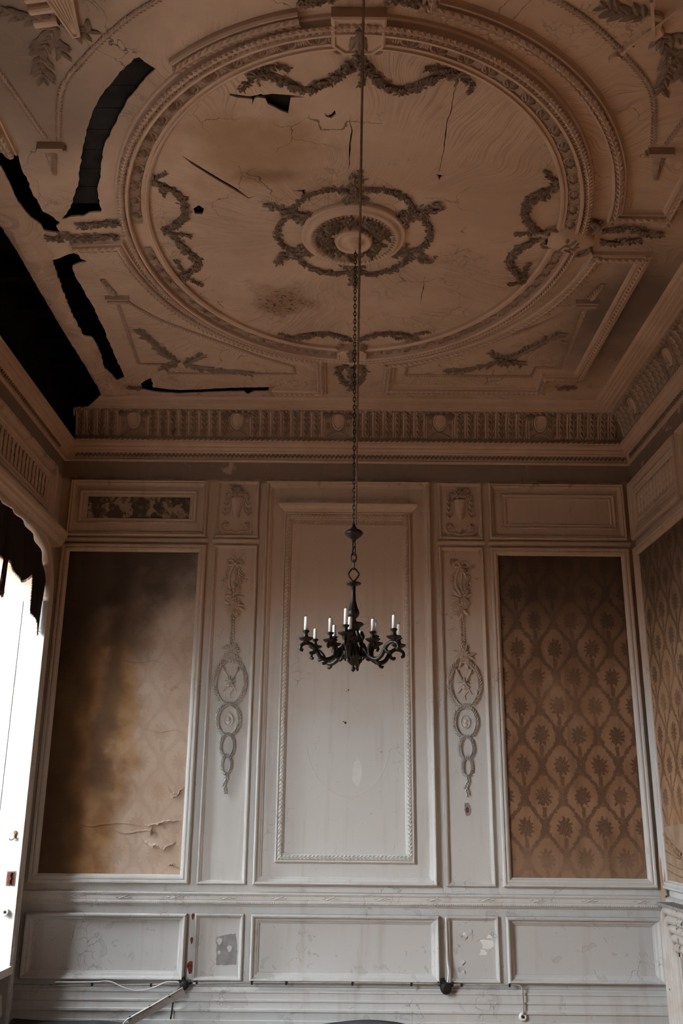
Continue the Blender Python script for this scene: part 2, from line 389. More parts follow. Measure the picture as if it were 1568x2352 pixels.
def smoothpts(pts, n=6, closed=False):
    out = []; N = len(pts)
    rng = range(N) if closed else range(N - 1)
    for i in rng:
        g = lambda k: pts[k % N] if closed else pts[max(0, min(N - 1, k))]
        p0, p1, p2, p3 = g(i - 1), g(i), g(i + 1), g(i + 2)
        for j in range(n):
            t = j / n
            out.append(tuple(0.5 * ((2 * b) + (-a + c) * t + (2 * a - 5 * b + 4 * c - d) * t * t + (-a + 3 * b - 3 * c + d) * t ** 3) for a, b, c, d in zip(p0, p1, p2, p3)))
    if not closed: out.append(pts[-1])
    return out
LS = ((0, .22, .6, 0), (.2, .8, .95, .15), (.45, 1, 1.05, .2), (.75, .72, .95, .2), (1, .04, .5, .35))
LH = [0.5]        # relief depth of leaves: shallow on the ceiling, fuller on the walls
def leaf(mb, u, v, ang, L, Wd, h, w0=0.0):
    c, s = cos(ang), sin(ang); rows = []; h = h * LH[0]
    for t, wf, hr, he in LS:
        x, y = t * L, wf * Wd / 2
        rows.append([(u + c * x - s * q, v + s * x + c * q, w0 + hh * h) for q, hh in ((-y, he), (0, hr), (y, he))])
    mb.grid(rows)
def bead(mb, u, v, r, w0=0.0, h=None, n=7):
    h = r if h is None else h
    rows = [[(u + r * cos(a) * cos(2 * pi * i / n), v + r * cos(a) * sin(2 * pi * i / n), w0 + h * sin(a)) for a in (0, .55, 1.1, 1.5)] for i in range(n)]
    mb.grid(rows, closed_u=True)
def flower(mb, u, v, r, h, n=6, w0=0.0, rot=0.0):
    for i in range(n): leaf(mb, u, v, rot + 2 * pi * i / n, r, r * 0.85, h, w0)
    bead(mb, u, v, r * 0.3, w0 + h * 0.5, h * 0.7, 6)
def tube(mb, pts, r, w0=0.0, hf=1.0, closed=False, taper=None, nseg=5):
    N = len(pts); rows = []
    for i, p in enumerate(pts):
        a = pts[(i - 1) % N] if closed or i else p; b = pts[(i + 1) % N] if closed or i < N - 1 else p
        d = atan2(b[1] - a[1], b[0] - a[0]); rr = r * (taper(i / max(1, N - 1)) if taper else 1)
        z = p[2] if len(p) > 2 else 0
        rows.append([(p[0] - sin(d) * rr * cos(pi * j / nseg), p[1] + cos(d) * rr * cos(pi * j / nseg), w0 + z + rr * hf * sin(pi * j / nseg)) for j in range(nseg + 1)])
    mb.grid(rows, closed_u=closed)
def tube3(mb, pts, rad, n=7, closed=False, cap=True):
    pts = [Vector(p) for p in pts]; N = len(pts); rows = []; up = None
    for i, p in enumerate(pts):
        a = pts[(i - 1) % N] if closed or i else p; b = pts[(i + 1) % N] if closed or i < N - 1 else p
        d = (b - a).normalized()
        if up is None:
            up = Vector((0, 0, 1)) if abs(d.z) < 0.9 else Vector((1, 0, 0))
        x = d.cross(up); x = x.normalized() if x.length > 1e-6 else Vector((1, 0, 0)); y = x.cross(d).normalized(); up = y
        r = rad(i / max(1, N - 1)) if callable(rad) else rad
        rows.append([p + (x * cos(2 * pi * j / n) + y * sin(2 * pi * j / n)) * r for j in range(n)])
    o = len(mb.v); mb.grid(rows, closed_u=closed, closed_v=True)
    if cap and not closed:
        mb.f.append(tuple(range(o, o + n))); mb.f.append(tuple(range(o + (N - 1) * n, o + N * n)))
def foliage(mb, pts, width, size, rng, h=0.03, dens=1.0, fl=0.25):
    """a mound of small leaves and blossoms along a line"""
    for (u, v, a) in resample(pts, size * 0.27 / dens):
        k = rng.uniform(-1, 1); uu, vv = u - sin(a) * k * width / 2, v + cos(a) * k * width / 2
        w0 = h * .75 * (1 - k * k) * rng.uniform(.5, 1.0)
        if rng.random() < fl + .12: flower(mb, uu, vv, size * rng.uniform(.38, .6), .012, 6, w0, rng.uniform(0, 6))
        else: leaf(mb, uu, vv, a + rng.choice((-1, 1)) * rng.uniform(.2, 1.3) + (pi if rng.random() < .35 else 0), size * rng.uniform(.7, 1.1), size * rng.uniform(.36, .5), .020, w0)
def wreath(mb, pts, L, Wd, h, spread=0.55, step=None, closed=False):
    for i, (u, v, a) in enumerate(resample(pts, step or L * 0.55, closed)):
        for s in (-1, 1): leaf(mb, u, v, a + s * spread, L, Wd, h, 0.003)
def clip_poly_pt(p, poly):
    x, y = p; inside = False; j = len(poly) - 1
    for i in range(len(poly)):
        xi, yi = poly[i]; xj, yj = poly[j]
        if (yi > y) != (yj > y) and x < (xj - xi) * (y - yi) / (yj - yi) + xi: inside = not inside
        j = i
    return inside
def slab(outer, holes, thick, extra=(), zf=None, back=True):
    """flat sheet with holes in local (u,v); front at w=0 (or zf), back at -thick"""
    vs, es = [], []
    for poly in [outer] + list(holes):
        o = len(vs); vs += [Vector(p) for p in poly]; es += [(o + i, o + (i + 1) % len(poly)) for i in range(len(poly))]
    vs += [Vector(p) for p in extra]
    r = delaunay_2d_cdt(vs, es, [], 0, 1e-6)
    V, F = r[0], r[2]; mb = MB(); zf = zf or (lambda u, v: 0.0)
    keep = []
    for f in F:
        c = (sum(V[i][0] for i in f) / 3, sum(V[i][1] for i in f) / 3)
        if clip_poly_pt(c, outer) and not any(clip_poly_pt(c, h) for h in holes): keep.append(tuple(f))
    n = len(V)
    mb.v = [(p[0], p[1], zf(p[0], p[1])) for p in V] + [(p[0], p[1], zf(p[0], p[1]) - thick) for p in V]
    mb.f = list(keep)
    if back: mb.f += [tuple(i + n for i in reversed(f)) for f in keep]
    cnt = {}
    for f in keep:
        for a, b in zip(f, f[1:] + f[:1]): cnt[frozenset((a, b))] = cnt.get(frozenset((a, b)), 0) + 1
    for f in keep:
        for a, b in zip(f, f[1:] + f[:1]):
            if cnt[frozenset((a, b))] == 1: mb.f.append((a, b, b + n, a + n))
    used = sorted({i for f in mb.f for i in f}); mp = {i: j for j, i in enumerate(used)}
    mb.v = [mb.v[i] for i in used]; mb.f = [tuple(mp[i] for i in f) for f in mb.f]
    return mb

# ================================================================== SETTING
rng = random.Random(7)
# exterior ground and far blank side of the street
m = MB(); m.box(-60, XL - THK - 0.3, -60, 60, -4.4, -4.2); tag(obj('floor_street', m, 'ground'), kind='structure')
m = MB(); m.box(-18, -15, -40, 34, -4.2, 4.0); tag(obj('wall_opposite', m, 'ground'), kind='structure')   # house across the street
# floor boards
fl = MB(); fl.box(XL - 0.6, XR + 0.2, YF - 0.2, 0.2, -0.12, -0.02); floor = tag(obj('floor', fl, 'floor'), kind='structure')
pm = MB(); pm.box(0, 0.178, YF, 0, -0.02, 0.0); pme = mesh('floorboard', pm, 'floor'); pmd = mesh('floorboard', pm, 'bounce_cut_floor')
for i in range(31):
    obj('floorboard', pme if i > 9 else pmd, None, floor, T(XL + i * 0.18, 0, 0))      # darker boards by the windows, added to cut bounce onto the ceiling

# back wall
m = MB(); m.box(XL - 0.3, XR + 0.3, 0, 0.25, 0, ZC + 0.6); wall_back = tag(obj('wall_back', m, 'paint'), kind='structure')
# right wall
m = MB(); m.box(XR, XR + 0.25, YF, 0, 0, ZC + 0.6); wall_right = tag(obj('wall_right', m, 'paint'), kind='structure')
# front wall behind the camera
m = MB(); m.box(XL - 0.3, XR + 0.3, YF - 0.25, YF, 0, ZC + 0.6); tag(obj('wall_front', m, 'dwall'), kind='structure')
# left wall with arched window openings
def arch_poly(y0, y1, z0=SILL, spr=SPR, top=TOP):
    c, a = (y0 + y1) / 2, (y1 - y0) / 2; e = 0.62
    pts = [(y0, z0), (y1, z0)]
    for i in range(0, 17):
        t = pi * i / 16; cu = cos(t); su = sin(t)
        pts.append((c + a * (abs(cu) ** e) * (1 if cu > 0 else -1), spr + (top - spr) * su ** 0.8))
    return pts
m = slab([(YF, 0), (0.02, 0), (0.02, 5.06), (YF, 5.06)], [arch_poly(a, b) for a, b in WINS], THK)
wall_left = tag(obj('wall_left', m, 'paint', M=MLF), kind='structure')

# ---------------- ceiling lining with torn holes (local u = dx, v = -dy)
def rel(P): return [(x - CX, -(y - CY)) for x, y in P]
H1 = [(-1.07,-4.59),(-1.02,-4.53),(-1.0,-4.51),(-1.04,-4.47),(-1.11,-4.39),(-1.21,-4.26),(-1.32,-4.07),(-1.42,-3.89),(-1.5,-3.65),(-1.56,-3.47),(-1.59,-3.26),(-1.67,-3.25),(-1.72,-3.21),(-1.78,-3.21),(-1.87,-3.18),(-1.78,-3.3),(-1.72,-3.43),(-1.66,-3.56),(-1.62,-3.68),(-1.55,-3.88),(-1.49,-4.03),(-1.4,-4.21),(-1.32,-4.33),(-1.23,-4.44),(-1.15,-4.53),(-1.1,-4.58)]
H2 = [(-2.08,-3.83),(-1.95,-3.83),(-1.97,-3.7),(-1.97,-3.58),(-1.98,-3.45),(-1.97,-3.33),(-1.97,-3.26),(-1.94,-3.23),(-1.89,-3.14),(-1.93,-3.1),(-1.92,-3.02),(-2.03,-3.05),(-2.03,-3.11),(-2.07,-3.19),(-2.09,-3.29),(-2.1,-3.4),(-2.09,-3.55),(-2.09,-3.7),(-2.11,-3.76)]
H3 = [(-2.08,-2.69),(-1.98,-2.74),(-1.9,-2.78),(-1.87,-2.76),(-1.87,-2.71),(-1.83,-2.68),(-1.95,-2.62),(-1.96,-2.59),(-1.97,-2.49),(-1.96,-2.3),(-1.95,-2.12),(-1.95,-1.94),(-1.95,-1.71),(-1.96,-1.51),(-1.96,-1.33),(-1.97,-1.16),(-1.97,-0.95),(-1.98,-0.78),(-2.07,-0.72),(-2.11,-0.99),(-2.09,-1.19),(-2.08,-1.38),(-2.08,-1.52),(-2.13,-1.63),(-2.13,-1.9),(-2.12,-2.1),(-2.11,-2.31),(-2.09,-2.54)]
H5 = [(-1.86,-0.65),(-1.8,-0.73),(-1.74,-0.78),(-1.76,-0.58),(-1.65,-0.55),(-1.54,-0.53),(-1.37,-0.54),(-1.16,-0.57),(-0.9,-0.6),(-0.68,-0.61),(-0.69,-0.52),(-0.82,-0.51),(-0.9,-0.44),(-0.93,-0.51),(-1.17,-0.48),(-1.53,-0.44),(-1.67,-0.46),(-1.78,-0.48),(-1.87,-0.53)]
H6 = [(-0.63,-4.345),(-0.59,-4.335),(-0.52,-4.325),(-0.48,-4.335),(-0.46,-4.345),(-0.45,-4.335),(-0.4,-4.345),(-0.3,-4.335),(-0.22,-4.32),(-0.30,-4.315),(-0.31,-4.26),(-0.32,-4.2),(-0.36,-4.22),(-0.4,-4.25),(-0.43,-4.27),(-0.44,-4.31),(-0.48,-4.318),(-0.5,-4.305),(-0.515,-4.26),(-0.51,-4.305),(-0.59,-4.315),(-0.63,-4.33)]
H7 = [(-0.97,-3.84),(-0.92,-3.79),(-0.85,-3.72),(-0.76,-3.63),(-0.68,-3.55),(-0.61,-3.45),(-0.56,-3.47),(-0.61,-3.435),(-0.69,-3.525),(-0.77,-3.605),(-0.855,-3.695),(-0.925,-3.77)]
H8 = [(-0.12,-4.2),(-0.1,-4.18),(-0.08,-4.19),(-0.06,-4.22),(-0.055,-4.19),(-0.08,-4.16),(-0.11,-4.17)]
H9 = [(-0.33,-3.52),(-0.28,-3.53),(-0.25,-3.53),(-0.24,-3.48),(-0.26,-3.47),(-0.27,-3.51)]
H10 = [(-0.98,-3.31),(-0.94,-3.35),(-0.91,-3.31),(-0.93,-3.25),(-0.98,-3.25)]
EDGE = [(-2.36,-9.0),(-2.38,-6.0),(-2.40,-4.2),(-2.4,-3.33),(-2.34,-3.16),(-2.32,-3.06),(-2.31,-2.93),(-2.3,-2.82),(-2.3,-2.59),(-2.3,-2.37),(-2.3,-2.07),(-2.3,-1.9),(-2.3,-1.71),(-2.28,-1.38),(-2.27,-1.2),(-2.26,-0.99),(-2.26,-0.77),(-2.26,-0.56),(-2.3,-0.30)]
def ragged(P, amp, st, closed=True, seed=1):
    r = random.Random(seed); out = []
    Q = P + ([P[0]] if closed else [])
    for a, b in zip(Q, Q[1:]):
        l = hypot(b[0] - a[0], b[1] - a[1]); n = max(1, int(l / st))
        for i in range(n):
            t = i / n; k = r.uniform(-1, 1) * amp if i else 0
            out.append((a[0] + (b[0] - a[0]) * t - (b[1] - a[1]) / max(l, 1e-6) * k, a[1] + (b[1] - a[1]) * t + (b[0] - a[0]) / max(l, 1e-6) * k))
    if not closed: out.append(P[-1])
    return out
HOLES = [rel(ragged(h, 0.006, 0.03, True, i)) for i, h in enumerate((H1, H2, H3, H5))] + [rel(h) for h in (H6, H7, H8, H9, H10)]
def slit(P, w, seed):
    r = random.Random(seed); n = len(P); Q = ragged(list(P), .004, .035, False, seed); m_ = len(Q)
    A = [(x + w * sin(pi * (i + .3) / m_) * r.uniform(.3, 1), y) for i, (x, y) in enumerate(Q)]; B = [(x - w * sin(pi * (i + .3) / m_) * r.uniform(.3, 1) - .0008, y) for i, (x, y) in enumerate(Q)]
    return rel(A + B[::-1])
CR1 = [(.588,-4.437),(.586,-4.318),(.583,-4.194),(.571,-4.148),(.577,-3.987),(.576,-3.795),(.572,-3.70)]
CR3 = [(.03,-4.187),(.023,-4.124),(.037,-4.053),(.028,-3.942),(.026,-3.847),(.02,-3.728)]
HOLES += [slit(CR1, .0045, 1), slit([(.589,-2.519),(.589,-2.37),(.588,-2.2),(.587,-2.117)], .003, 2), slit(CR3, .006, 3), rel([(.555,-3.672),(.585,-3.668),(.605,-3.66),(.585,-3.645),(.580,-3.61),(.574,-3.645)])]
outer = rel(ragged(EDGE, 0.008, 0.03, False, 9)) + rel([(XR - 0.2, -0.16), (XR - 0.2, YF + 0.1), (-2.36, YF + 0.1)])
extra = []
for i in range(-24, 28):
    for j in range(-28, 24):
        u, v = i * 0.1 + rng.uniform(-.02, .02), j * 0.1 + rng.uniform(-.02, .02)
        if -2.3 < u < 2.4 and -2.6 < v < 2.2: extra.append((u, v))
def sag(u, v):
    y = CY - v; x = CX + u; h = 0.0
    if x < -1.9 and -3.3 < y:                    # limp strip between the two tears
        t = (x + 2.2) / 0.11
        if abs(t) < 1.2: h += 0.055 * max(0, 1 - t * t) * min(1, max(0, (3.3 + y) / 0.4))
        h -= 0.02 * max(0, min(1, (-x - 2.2) / 0.1))
    d = hypot(u + 0.6, v - 0.75); h += 0.03 * math.exp(-(d / 0.45) ** 2)
    d = hypot(u + 0.5, v + 0.85); h += 0.02 * math.exp(-(d / 0.3) ** 2)
    return h
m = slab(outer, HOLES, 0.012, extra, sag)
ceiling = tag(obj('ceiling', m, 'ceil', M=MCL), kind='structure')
# black void over the ceiling: boarding with joists
vd = MB(); vd.box(XL - 0.3, XR + 0.3, YF, 0.2, ZC + 0.42, ZC + 0.5); void = tag(obj('ceiling_boarding', vd, 'dark'), kind='structure')
jm = MB(); jm.box(XL - .2, XR + .1, 0, 0.07, ZC + 0.22, ZC + 0.42); jme = mesh('joist', jm, 'dark')
for i in range(12): obj('joist', jme, None, void, T(0, -0.6 - 0.5 * i, 0))
MAT['lath'] = plain('bare_boards', (0.028, 0.023, 0.020), 0.95, 0.05, var=0.5, sc=9, bump=0.5)
lm = MB(); lm.box(-1.98, -0.9, 0, 0.17, ZC + 0.035, ZC + 0.055); lme = mesh('lath_board', lm, 'lath')
for i in range(8): obj('lath_board', lme, None, void, T(0, -4.70 + .175 * i, 0))
lm = MB(); lm.box(-0.75, -0.15, -4.45, -4.12, ZC + 0.035, ZC + 0.055); obj('lath_board', lm, 'lath', void)
m = MB(); m.box(XL - 0.45, XL - 0.02, YF, 0.1, 5.08, ZC + 0.45); obj('void_cover', m, 'dark', void)
m = MB(); m.box(XL - .2, -2.24, -.03, -.002, 5.36, ZC + .44); obj('void_cover', m, 'dark', void)  # dark sheet added over the back wall to keep the void black
m = MB(); m.box(XL - .2, -2.60, -.10, -.03, 5.09, 5.38); obj('void_cover', m, 'dark', void)  # dark block added to black out the left end of the cove

# ================================================================== CEILING MOULDINGS
# great oval frame, broken by the keystones
A0, B0 = 1.345, 1.63
def oval(off, n=144, t0=0, t1=2 * pi): return ellipse(A0 + off, B0 + off, n, t0, t1)
PR_OVAL = [(0.0, 0.0), (0.002, 0.018), (-0.012, 0.026), (-0.022, 0.026), (-0.026, 0.017), (-0.045, 0.019), (-0.049, 0.006), (-0.054, 0.004),
           (-0.118, 0.014), (-0.120, 0.040), (-0.127, 0.046), (-0.139, 0.046), (-0.145, 0.038), (-0.150, 0.022), (-0.158, 0.042), (-0.172, 0.048), (-0.186, 0.040), (-0.193, 0.014), (-0.205, 0.010), (-0.210, 0.0)]
m = MB(); sweep(m, oval(0, 160), [(d, h * 1.45) for d, h in PR_OVAL]); obj('oval_moulding', m, 'stucco', ceiling, MCL)
# shells and leaf ties along the oval frame
sh = MB(); LH[0] = 0.9
for i in range(5): leaf(sh, 0, -0.020, radians(30 + 30 * i), 0.046, 0.020, 0.030, 0.010)
for s in (-1, 1):
    tube(sh, smoothpts([(s * 0.006, -0.028), (s * 0.030, -0.026), (s * 0.044, -0.004), (s * 0.036, 0.016), (s * 0.024, 0.006)], 3), 0.0065, 0.01, 1.7)
    for j in range(3): tube(sh, [(s * (0.052 + j * .012), -0.026), (s * (0.056 + j * .012), 0.0), (s * (0.050 + j * .012), 0.026)], 0.0058, 0.008, 1.9)
bead(sh, 0, -0.02, 0.009, 0.012)
she = mesh('shell_ornament', sh, 'stucco'); LH[0] = 0.5
lp = ellipse(A0 + 0.086, B0 + 0.086, 400)
KEYS = [(0, -1.70), (0, 1.74), (1.46, 0), (-1.46, 0.02)]      # rel (dx,dy)
for (u, v, a) in resample(lp, 0.158, True):
    if any(hypot(u - kx, v + ky) < 0.15 for kx, ky in KEYS): continue
    if v > 1.2 and abs(u) < 0.1: pass
    obj('shell_ornament', she, None, ceiling, MCL @ T(u, v, 0.008) @ Matrix.Rotation(a + pi, 4, 'Z') @ Matrix.Diagonal((1.12, 1.12, 1.0, 1)))
m = MB()
for i, (u, v, a) in enumerate(resample(ellipse(A0 + 0.172, B0 + 0.172, 500), 0.034, True)):
    for s in (-1, 1): leaf(m, u, v, a + s * 0.8, 0.036, 0.020, 0.020, 0.060)
obj('leaf_torus', m, 'stucco', ceiling, MCL, kind='stuff')

# four spandrel frames: arc + straight sides, leaf band on each
PR_SP = [(0, 0), (0.002, 0.016), (0.010, 0.024), (0.018, 0.024), (0.021, 0.015), (0.028, 0.028), (0.045, 0.036), (0.062, 0.028), (0.066, 0.016), (0.076, 0.020), (0.084, 0.020), (0.090, 0.008), (0.098, 0.0)]
PR_SP = [(d, h * 1.6) for d, h in PR_SP]
AB, BB = 1.66, 1.895
def arc_pts(sx, sy, n=40, t0=None, t1=None):
    ta = math.asin(0.19 / BB); tb = math.acos(0.30 / AB)
    t0 = ta if t0 is None else t0; t1 = tb if t1 is None else t1
    return [(sx * AB * cos(t0 + (t1 - t0) * i / (n - 1)), -sy * BB * sin(t0 + (t1 - t0) * i / (n - 1))) for i in range(n)]
def leafband(m, path, closed, side, off=0.045):
    for (u, v, a) in resample(path, 0.046, closed):
        uu, vv = u - sin(a) * off * side, v + cos(a) * off * side
        for s in (-1, 1): leaf(m, uu - cos(a) * .01, vv - sin(a) * .01, a + s * 0.6, 0.048, 0.022, 0.02, 0.048)
def spandrel(sx, sy, path, closed, name='spandrel_moulding'):
    area = sum(a[0] * b[1] - b[0] * a[1] for a, b in zip(path, path[1:] + path[:1]))
    pr = PR_SP if (area > 0) else [(-d, h) for d, h in PR_SP]
    m = MB(); sweep(m, path, pr, closed); o = obj(name, m, 'stucco', ceiling, MCL)
    m = MB(); leafband(m, path, closed, 1 if area > 0 else -1); obj('leaf_band', m, 'stucco', o, MCL, kind='stuff')
def full_frame(sx, sy):
    return arc_pts(sx, sy) + [(sx * 0.30, -sy * 2.46), (sx * 1.79, -sy * 2.46), (sx * 1.79, -sy * 2.18), (sx * 2.085, -sy * 2.18), (sx * 2.085, -sy * 0.19)]
spandrel(1, 1, full_frame(1, 1), True)                  # back right, whole
spandrel(1, -1, full_frame(1, -1), True)                # front right
# back left: the outer side and half the back side have fallen
p = [(-1.93, -0.215)] + arc_pts(-1, 1) + [(-0.30, -2.46), (-0.72, -2.46)]
def open_frame(path, flip):
    pr = PR_SP if not flip else [(-d, h) for d, h in PR_SP]
    m = MB(); sweep(m, path, pr, False); o = obj('spandrel_moulding', m, 'stucco', ceiling, MCL)
    m = MB(); leafband(m, path, False, -1 if flip else 1); obj('leaf_band', m, 'stucco', o, MCL, kind='stuff')
open_frame(p, False)
# front left: arc fallen below the tear
open_frame(arc_pts(-1, -1, 30, 0.94, None), True)
open_frame([(-2.085, 0.80), (-2.085, 2.1)], True)

# leaf strings inside the spandrels with cross bars and drops
def string(path, closed=False):
    m = MB(); tube(m, path, 0.013, 0, 0.9)
    for (u, v, a) in resample(path, 0.026):
        for s in (-1, 1): leaf(m, u, v, a + s * 0.7, 0.028, 0.013, 0.015, 0.006)
    obj('leaf_string', m, 'stucco', ceiling, MCL, kind='stuff')
def str_arc(sx, sy, t0, t1, n=30, a=1.96, b=2.19):
    return [(sx * a * cos(t0 + (t1 - t0) * i / (n - 1)), -sy * b * sin(t0 + (t1 - t0) * i / (n - 1))) for i in range(n)]
for sx in (1, -1):
    q = [(1.73, .90), (1.66, 1.02), (1.50, 1.22), (1.24, 1.44), (1.02, 1.62), (0.75, 1.84), (0.50, 2.00)]
    q = smoothpts(q, 5) + [(0.49, 2.15), (1.0, 2.155), (1.62, 2.16), (1.625, 1.98), (1.85, 1.975), (1.80, 0.92)]
    string([(sx * u, -v) for u, v in q])
    q = smoothpts([(1.73, .90), (1.60, 1.30), (1.40, 1.55), (1.14, 1.79), (0.91, 1.94), (0.6, 2.10), (0.4, 2.16)], 6)
    string([(sx * u, v) for u, v in q])
    string([(sx * 1.80, 0.92), (sx * 1.90, 1.5), (sx * 1.93, 2.0)])
    for sy in (1, -1):
        bar = MB(); bar.box(sx * 1.785 - 0.075, sx * 1.785 + 0.075, -sy * 0.87 - 0.016, -sy * 0.87 + 0.016, 0, 0.05)
        bar.box(sx * 1.785 - 0.088, sx * 1.785 + 0.088, -sy * 0.845 - 0.010, -sy * 0.845 + 0.010, 0, 0.036)
        ob = obj('cross_bar', bar, 'stucco', ceiling, MCL, kind='stuff')
        d = MB()
        for j in range(7):
            t = j / 6; u, v = sx * (1.80 + 0.035 * t), -sy * (0.82 - 0.19 * t)
            for s in (-1, 0, 1): leaf(d, u, v, atan2(sy * 1.0, sx * 0.18) + s * 0.75 * (1 - .4 * t), 0.05 * (1 - .35 * t), 0.026, 0.035, 0.006)
        obj('husk_drop', d, 'stucco', ob, MCL, kind='stuff')

# ---------------- plaster things applied to the ceiling
def CE(name, dx, dy, label, cat, group=None):
    return empty(name, T(CX + dx, CY + dy, ZC), label, cat, group)
def gl(P): return [(u, -v) for u, v in P]
def garland(pts, label, drops=(), bows=(), seed=0, width=0.055, size=0.034):
    c = pts[len(pts) // 2]; g = CE('plaster_garland', c[0], c[1], label, 'garland', 'flower garlands round the ceiling oval')
    r = random.Random(seed); P = gl(smoothpts(pts, 8)); m = MB()
    tube(m, P, width * .40, 0, 0.55, taper=lambda t: 0.45 + 0.75 * sin(pi * t))
    foliage(m, P, width, size, r, 0.034, 1.5, 0.2); obj('foliage', m, 'stucco', g, MCL, kind='stuff')
    for (u, v, a) in resample(P, 0.085)[1:-1]:
        f = MB(); q_ = r.uniform(.024, .034); flower(f, 0, 0, q_, 0.020, 7, 0.0); flower(f, 0, 0, q_ * .6, 0.018, 5, 0.008, .4)
        obj('rosette', f, 'stucco', g, MCL @ T(u + r.uniform(-.012, .012), v + r.uniform(-.012, .012), 0.024) @ Matrix.Rotation(r.uniform(0, 6), 4, 'Z'))
    for d in drops:
        m = MB(); foliage(m, gl(smoothpts(list(d), 5)), 0.03, 0.028, r, 0.024, 1.3, 0.15)
        tube(m, gl(smoothpts(list(d), 5)), 0.008, 0, 1.0)
        obj('trailing_spray', m, 'stucco', g, MCL, kind='stuff')
    for (bx, by, ba) in bows:
        m = MB()
        for s in (-1, 1):
            q = [(0, 0), (s * .03, .018), (s * .056, .006), (s * .05, -.016), (s * .02, -.008), (0, 0)]
            tube(m, smoothpts(q, 4), 0.009, 0.016, 1.2); tube(m, smoothpts([(0, 0), (s * .022, -.03), (s * .016, -.055), (s * .034, -.08)], 4), 0.0075, 0.008, 1.0)
        bead(m, 0, 0, 0.013, 0.02)
        obj('ribbon_bow', m, 'stucco', g, MCL @ T(bx, -by, 0) @ Matrix.Rotation(ba, 4, 'Z'), kind='stuff')
garland([(.02,-1.56),(.062,-1.468),(.128,-1.385),(.2,-1.335),(.292,-1.345),(.38,-1.405),(.456,-1.457),(.53,-1.45)], 'swag of flowers hanging right of the front keystone of the ceiling oval', [[(.53,-1.45),(.45,-1.49),(.35,-1.49)],[(.54,-1.44),(.6,-1.40),(.615,-1.31)],[(.02,-1.55),(.025,-1.45),(.02,-1.36)]], [(.53,-1.45,0.3)], 1)
garland([(-.015,-1.556),(-.07,-1.451),(-.186,-1.372),(-.281,-1.325),(-.372,-1.385),(-.483,-1.446),(-.53,-1.44)], 'swag of flowers above the torn hole near the front of the ceiling oval', [[(-.53,-1.44),(-.46,-1.49),(-.356,-1.478)],[(-.54,-1.42),(-.60,-1.36),(-.63,-1.31)]], [(-.53,-1.44,-0.3)], 2)
garland([(1.24,-.53),(1.163,-.464),(1.115,-.38),(1.101,-.284),(1.13,-.19),(1.17,-.12),(1.264,-.04)], 'flower garland on the right edge of the ceiling oval, towards the viewer', [[(1.24,-.54),(1.19,-.62),(1.141,-.674)],[(1.22,-.5),(1.215,-.43),(1.205,-.39)],[(1.25,-.03),(1.16,-.02),(1.078,-.02)]], [(1.25,-.54,1.4)], 3)
garland([(1.25,.028),(1.15,.133),(1.115,.21),(1.103,.294),(1.13,.39),(1.179,.462),(1.26,.56)], 'flower garland on the right edge of the ceiling oval, towards the back wall', [[(1.26,.56),(1.2,.60),(1.144,.62)],[(1.24,.53),(1.245,.42),(1.25,.33)]], [(1.26,.57,1.8)], 4)
garland([(-1.24,-.55),(-1.156,-.474),(-1.11,-.41),(-1.095,-.343),(-1.103,-.205),(-1.16,-.12),(-1.213,-.059),(-1.28,-.01)], 'flower garland on the left edge of the ceiling oval beside the long split', [[(-1.25,-.56),(-1.2,-.6),(-1.144,-.622)],[(-1.22,-.52),(-1.21,-.44),(-1.2,-.40)],[(-1.27,.0),(-1.18,.02),(-1.097,.039)]], [(-1.25,-.57,-1.4)], 5)
garland([(-1.24,.05),(-1.19,.13),(-1.155,.222),(-1.11,.30),(-1.098,.358),(-1.12,.42),(-1.162,.472),(-1.24,.55)], 'flower garland on the left edge of the ceiling oval beside the brown stain', [[(-1.23,.57),(-1.16,.62),(-1.112,.678)],[(-1.23,.5),(-1.24,.42),(-1.25,.33)]], [(-1.24,.57,-1.8)], 6)
garland([(.5,1.43),(.42,1.385),(.334,1.378),(.24,1.39),(.158,1.428),(.06,1.50)], 'flower swag right of the back keystone of the ceiling oval', [[(.5,1.43),(.57,1.37),(.632,1.346)],[(.5,1.44),(.42,1.46),(.36,1.45)]], [(.50,1.45,-0.2)], 7, 0.045)
garland([(-.0,1.50),(-.092,1.433),(-.18,1.395),(-.27,1.39),(-.36,1.41),(-.45,1.45)], 'flower swag left of the back keystone of the ceiling oval', [[(-.45,1.45),(-.52,1.45),(-.595,1.40)],[(-.45,1.46),(-.38,1.475),(-.33,1.46)]], [(-.46,1.47,0.2)], 8, 0.045)

